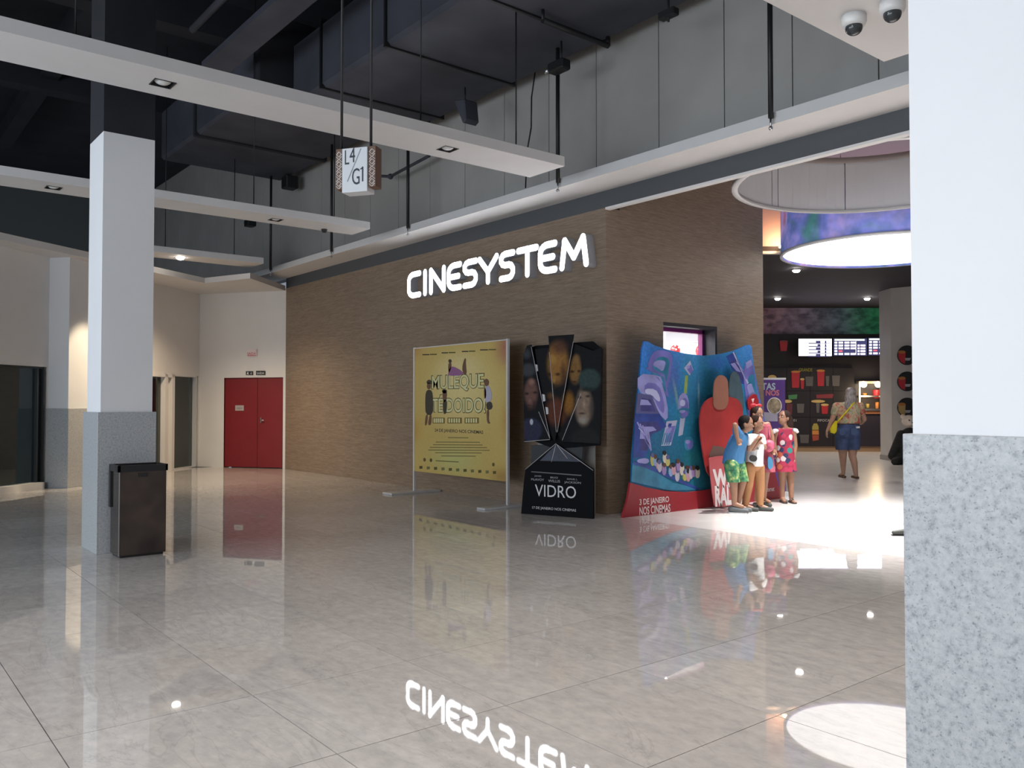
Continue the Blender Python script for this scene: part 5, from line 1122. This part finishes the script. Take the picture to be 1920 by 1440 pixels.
def girl_floral():
    J = kJ(12.1); t = person(1474, 942, 12.1, 'girl in red floral dress with long brown hair looking up')
    hc = J(760, 608); hp, ax = head(hc, 1.02, FACE_L, .32)
    sn_, sf = J(705, 715, .0), J(838, 712, .0); en, ef = J(690, 800, .03), J(853, 830, .0); wn_, wf_ = J(700, 880, .0), J(840, 930, -.04)
    hipL, hipR = J(745, 985), J(810, 985, .02); kL, kR = J(748, 1110), J(815, 1115, .0); aL, aR = J(750, 1240), J(822, 1255, -.02)
    body = hp+[('c', hc-ZZ*.06, .04, J(772, 690), .045), ('e', J(770, 750), (.10, .072, .11)), ('e', J(770, 850), (.095, .07, .13)), ('e', J(775, 960), (.105, .08, .09)),
               ('c', J(772, 700), .05, sn_, .04), ('c', J(772, 700), .05, sf, .04), ('c', sn_, .04, en, .031), ('c', en, .031, wn_, .022), ('c', sf, .04, ef, .032), ('c', ef, .032, wf_, .022),
               ('c', hipL, .075, kL, .048), ('c', kL, .048, aL, .03), ('c', hipR, .075, kR, .048), ('c', kR, .048, aR, .03),
               ('c', aL-ZZ*.01, .03, aL-F0*.09-ZZ*.045, .025), ('c', aR-ZZ*.01, .03, aR-F0*.09+RT*.02-ZZ*.045, .025)]+hand(wn_, -ZZ, -F0, 1.0, .4)+hand(wf_, -ZZ, -F0, 1.0, .4)
    blob('body', body, S_TAN, t, .0065)
    def b_fl(n, l, tc, b):
        v = n.new('ShaderNodeTexVoronoi'); v.inputs['Scale'].default_value = 13; l.new(tc.outputs['Object'], v.inputs['Vector'])
        blobs = through(n, l, v.outputs['Distance'], [(.52, (1, 1, 1)), (.58, (0, 0, 0))])
        sx = n.new('ShaderNodeSeparateColor'); l.new(v.outputs['Color'], sx.inputs[0])
        cc = through(n, l, sx.outputs[0], [(.0, (.02, .03, .09)), (.32, (.02, .22, .20)), (.46, (.62, .55, .55)), (.62, (.42, .03, .08)), (.85, (.50, .12, .06))], 'CONSTANT')
        return mixc(n, l, blobs, (.30, .02, .055), cc)
    M_FL = texmat('dress_floral', b_fl, .7)
    blob('dress', [('l', [(J(771, 672), .06, .05), (J(770, 700), .11, .075), (J(770, 760), .122, .09), (J(772, 850), .122, .095), (J(775, 940), .14, .112), (J(775, 1055), .168, .13)]), ('c', J(772, 712), .05, J(725, 712), .05), ('c', J(772, 712), .05, J(820, 712), .05)], M_FL, t, .008, 3, [(J(775, 1032), -ZZ), (J(772, 690), ZZ)])
    blob('hair_length', [('e', hc-ax[1]*.07-ZZ*.03+RT*.02, (.07, .06, .10)), ('e', J(795, 660, .03), (.075, .055, .12)), ('e', J(800, 715, .05), (.07, .045, .11))], H_BR, t, .008, 2)
    for sg, s_ in ((1, sf), (-1, sn_)): blob('sleeve_frill', [('e', s_+RT*sg*.015+ZZ*.01, (.05, .055, .03)), ('e', s_+RT*sg*.045-ZZ*.012, (.03, .05, .022))], mat('frill_white', (.7, .68, .68), .7), t, .007, 2)
    blob('hair', [('e', hc+ax[2]*.03-ax[1]*.015, (.082, .094, .088), ax), ('e', hc-ax[1]*.05, (.08, .06, .08))], H_BR, t, .008, 3, [(hc+ax[1]*.045+ax[2]*.02, (ax[1]*.9-ax[2]*.5))])
    face_bits(hc, 1.02, ax, t, H_BR)
    for a in (aL, aR):
        b = Vector((a.x, a.y, .0)); f_ = (-F0).normalized()
        s_ = blob('sandal', [('c', b-f_*.03+ZZ*.012, .036, b+f_*.12+ZZ*.012, .036)], mat('sandal_dark', (.06, .045, .04), .6), t, .008, 2, [(Vector((0, 0, .022)), ZZ), (Vector((0, 0, .001)), -ZZ)])
        MB().tube([b-f_*-.05+RT*.035+ZZ*.015, b+f_*.05+ZZ*.062, b+f_*.05-RT*.035+ZZ*.015], .008).tube([b-f_*.02+RT*.035+ZZ*.02, b+ZZ*.075+f_*.03, b-f_*.02-RT*.035+ZZ*.02], .008).build('strap', MATS['sandal_dark'], s_)
girl_floral()

def woman():
    d = 16.1; J = lambda X, Y, off=0.0: Q(X/7.58+1430, Y/7.58+670, d+off)
    t = person(1590, 896, d, 'woman seen from behind in floral top and denim shorts with yellow bag')
    k = d/FPX/7.58
    hc = J(1250, 520); look = F0*.85+RT*.35; hp, ax = head(hc, 1.08, look, .0)
    sL, sR = J(1050, 700), J(1380, 690); eL, eR = J(990, 880, .0), J(1445, 880, .05); wL, wR = J(915, 1055, -.03), J(1405, 940, .18)
    hL, hR = J(1135, 1130), J(1290, 1130); kL, kR = J(1140, 1400, .02), J(1275, 1400, -.02); aL, aR = J(1145, 1640, .08), J(1330, 1690, -.08)
    body = hp+[('c', hc-ZZ*.07, .05, J(1240, 660), .058), ('e', J(1225, 720), (.21, .12, .13)), ('e', J(1225, 830), (.20, .125, .15)), ('e', J(1220, 960), (.19, .125, .12)), ('e', J(1220, 1060), (.215, .15, .14)),
               ('c', J(1230, 680), .07, sL, .062), ('c', J(1230, 680), .07, sR, .062), ('c', sL, .062, eL, .046), ('c', eL, .046, wL, .028), ('c', sR, .062, eR, .046), ('c', eR, .046, wR, .028),
               ('c', hL, .115, kL, .072), ('c', kL, .072, (kL+aL)*.5+ZZ*.06, .062), ('c', (kL+aL)*.5+ZZ*.06, .062, aL, .036), ('c', hR, .115, kR, .072), ('c', kR, .072, (kR+aR)*.5+ZZ*.06, .062), ('c', (kR+aR)*.5+ZZ*.06, .062, aR, .036),
               ('c', aL-ZZ*.02, .035, aL+F0*.13-ZZ*.05, .03), ('c', aR-ZZ*.02, .035, aR+F0*.12+RT*.03-ZZ*.05, .03)]+hand(wL, -ZZ-RT*.1, F0, 1.15, .3)+hand(wR, F0, ZZ, 1.15, .5)
    blob('body', body, S_LT, t, .008)
    def b_bl(n, l, tc, b):
        v = nz(n, l, tc.outputs['Object'], 9, 3, None, .6); return through(n, l, v, [(.32, (.45, .10, .08)), (.42, (.50, .32, .20)), (.5, (.52, .42, .28)), (.58, (.30, .34, .22)), (.68, (.50, .26, .10))], 'CONSTANT')
    blob('blouse', [('l', [(J(1232, 620), .08, .07), (J(1228, 670), .20, .12), (J(1225, 740), .232, .14), (J(1225, 840), .222, .142), (J(1222, 960), .225, .15)]), ('c', J(1230, 690), .078, sL, .082), ('c', J(1230, 690), .078, sR, .082), ('c', sL, .082, sL+(eL-sL)*.5, .07), ('c', sR, .082, sR+(eR-sR)*.5, .07)], texmat('blouse_floral', b_bl, .7), t, .01, 3, [(J(1225, 935), -ZZ), (J(1230, 640), ZZ)])
    dn = mat('denim', (.055, .085, .19), .8, noise=.35, nscale=7, bump=.2)
    sh = blob('denim_shorts', [('e', J(1220, 985), (.205, .14, .12)), ('e', J(1220, 1060), (.232, .168, .15)), ('e', J(1150, 1080, -.05), (.12, .13, .13)), ('e', J(1290, 1080, -.05), (.12, .13, .13)), ('c', hL, .132, J(1125, 1300), .118), ('c', hR, .132, J(1290, 1300), .118)], dn, t, .01, 3, [(J(1200, 1312), -ZZ), (J(1220, 925), ZZ)])
    for x in (1130, 1295):
        MB().prism(Frame(J(x, 1060, -.185), RT), [(-.055, .06), (.055, .06), (.055, -.04), (0, -.07), (-.055, -.04)], -.03, .004).build('pocket', mat('denim_pocket', (.06, .10, .21), .8), sh)
    MB().prism(Frame(J(1355, 995, -.15), RT), [(-.035, .015), (.035, .02), (.03, -.015), (-.03, -.02)], -.02, .004).build('patch', M_PLAST, sh)
    blob('hair', [('e', hc+ZZ*.03, (.095, .105, .10)), ('e', J(1235, 600, -.05), (.098, .07, .15)), ('e', J(1205, 690, -.1), (.06, .045, .11)), ('e', J(1290, 600, -.04), (.05, .06, .12))], H_GB, t, .009, 2, [(hc+ax[1]*.06, ax[1])])
    face_bits(hc, 1.08, ax, t, H_GB)
    ye = mat('bag_yellow', (.75, .62, .01), .5)
    bg = thing('shoulder_bag', J(1000, 1080, -.14), 'yellow triangular shoulder bag on the woman in denim shorts', 'bag')
    FBg = Frame(J(1000, 1000, -.16), RT)
    MB().prism(FBg, smooth_pts([(-.085, -.09), (.055, -.13), (.075, .12), (.05, .14)], 1), -.04, .03).build('pouch', ye, bg, .006)
    MB().prism(FBg, [(-.09, -.10), (.055, -.145), (.055, -.13), (-.085, -.088)], -.042, .032).build('bottom_trim', M_BLACK, bg)
    pts = [J(1050, 930, -.16), J(1150, 820, -.155), J(1215, 745, -.155), J(1300, 640, -.09), J(1310, 625, .0)]
    st = MB()
    for a, b in zip(pts, pts[1:]): st.frustum(a, b, .014, .014, 8)
    st.build('strap', ye, bg)
    for a in (aL, aR):
        b = Vector((a.x, a.y, 0)); blob('flat_shoe', [('c', b-F0*.04+ZZ*.02, .04, b+F0*.16+ZZ*.02, .036)], mat('flat_brown', (.12, .06, .04), .6), t, .009, 2, [(Vector((0, 0, .04)), ZZ), (Vector((0, 0, .001)), -ZZ)])
woman()

# plush bear in black by the foyer column
def bear():
    d = 19.9; J = lambda px, py, off=0.0: Q(px, py, d+off)
    base = J(1692, 868); base.z = 0
    t = thing('plush_bear', base, 'cream plush bear in a black coat by the foyer column', 'plush toy')
    cream = mat('plush_cream', (.80, .70, .60), .9, noise=.1, nscale=30, bump=.4); blk = mat('coat_black', (.02, .022, .022), .9, noise=.3, nscale=20, bump=.4)
    hc = J(1704, 790)
    blob('body', [('e', J(1706, 835), (.30, .24, .42)), ('e', J(1700, 858), (.32, .28, .16)), ('c', J(1690, 815), .11, J(1673, 855), .10), ('c', J(1722, 815), .11, J(1738, 855), .10), ('c', J(1690, 862, -.1), .10, J(1678, 865, -.3), .09), ('c', J(1718, 862, -.1), .10, J(1728, 865, -.3), .09)], blk, t, .02, 3, [(Vector((0, 0, .0)), -ZZ)])
    blob('head', [('e', hc, (.16, .15, .15)), ('e', hc-F0*.12-ZZ*.045, (.08, .08, .065)), ('e', hc-RT*.14+ZZ*.11, (.06, .035, .06)), ('e', hc+RT*.14+ZZ*.11, (.06, .035, .06))], cream, t, .014, 3)
    MB().ell(hc-F0*.2-ZZ*.03, (.03, .02, .02)).build('nose', M_BLACK, t)
    for s in (-1, 1): MB().ell(hc-F0*.14+RT*s*.055+ZZ*.03, (.016, .012, .016)).build('eye', M_BLACK, t)
bear()
# dark shoe tip showing past the near column
p = P(1686, 1001, z=0.02); t = thing('shoe', Vector((p.x, p.y, 0)), 'dark shoe tip just showing past the close granite column', 'shoe')
blob('upper', [('c', Vector((p.x, p.y, .035))-RT*.06, .022, Vector((p.x, p.y, .045))+RT*.10, .038)], mat('shoe_dark', (.05, .055, .05), .6), t, .008, 3, [(Vector((0, 0, .012)), -ZZ)])
MB().prism(Frame(Vector((p.x, p.y, 0)), RT, F0), [(-.08, -.02), (.14, -.04), (.14, .04), (-.08, .02)], 0, .014).build('sole', M_BLACK, t)

# warm lamp of the soffit washing the left end of the brown wall
p = Vector((-14.6, 6.2, ZS)); 
pl_ = FL.w(su(4.3), 2.3, 1.6)
spot('pilaster_light', FL.w(su(4.4), ZS-.05, 1.5), FL.w(su(4.5), 1.6, .4), 330, 36, (1, .80, .54), .5)
t = thing('pilaster_lamp', FL.w(su(4.4), ZS-.02, 1.5), 'small warm lamp aimed at the pilaster', 'spotlight')
MB().frustum(t.location+Vector((0, 0, .25)), t.location+Vector((0, 0, .02)), .05, .07, 14).build('can', M_BLACK, t)
MB().tube([t.location+Vector((0, 0, .2)), Vector((t.location.x, t.location.y, 8.095))], .012).build('stem', M_BLACK, t)
bpy.context.view_layer.update()
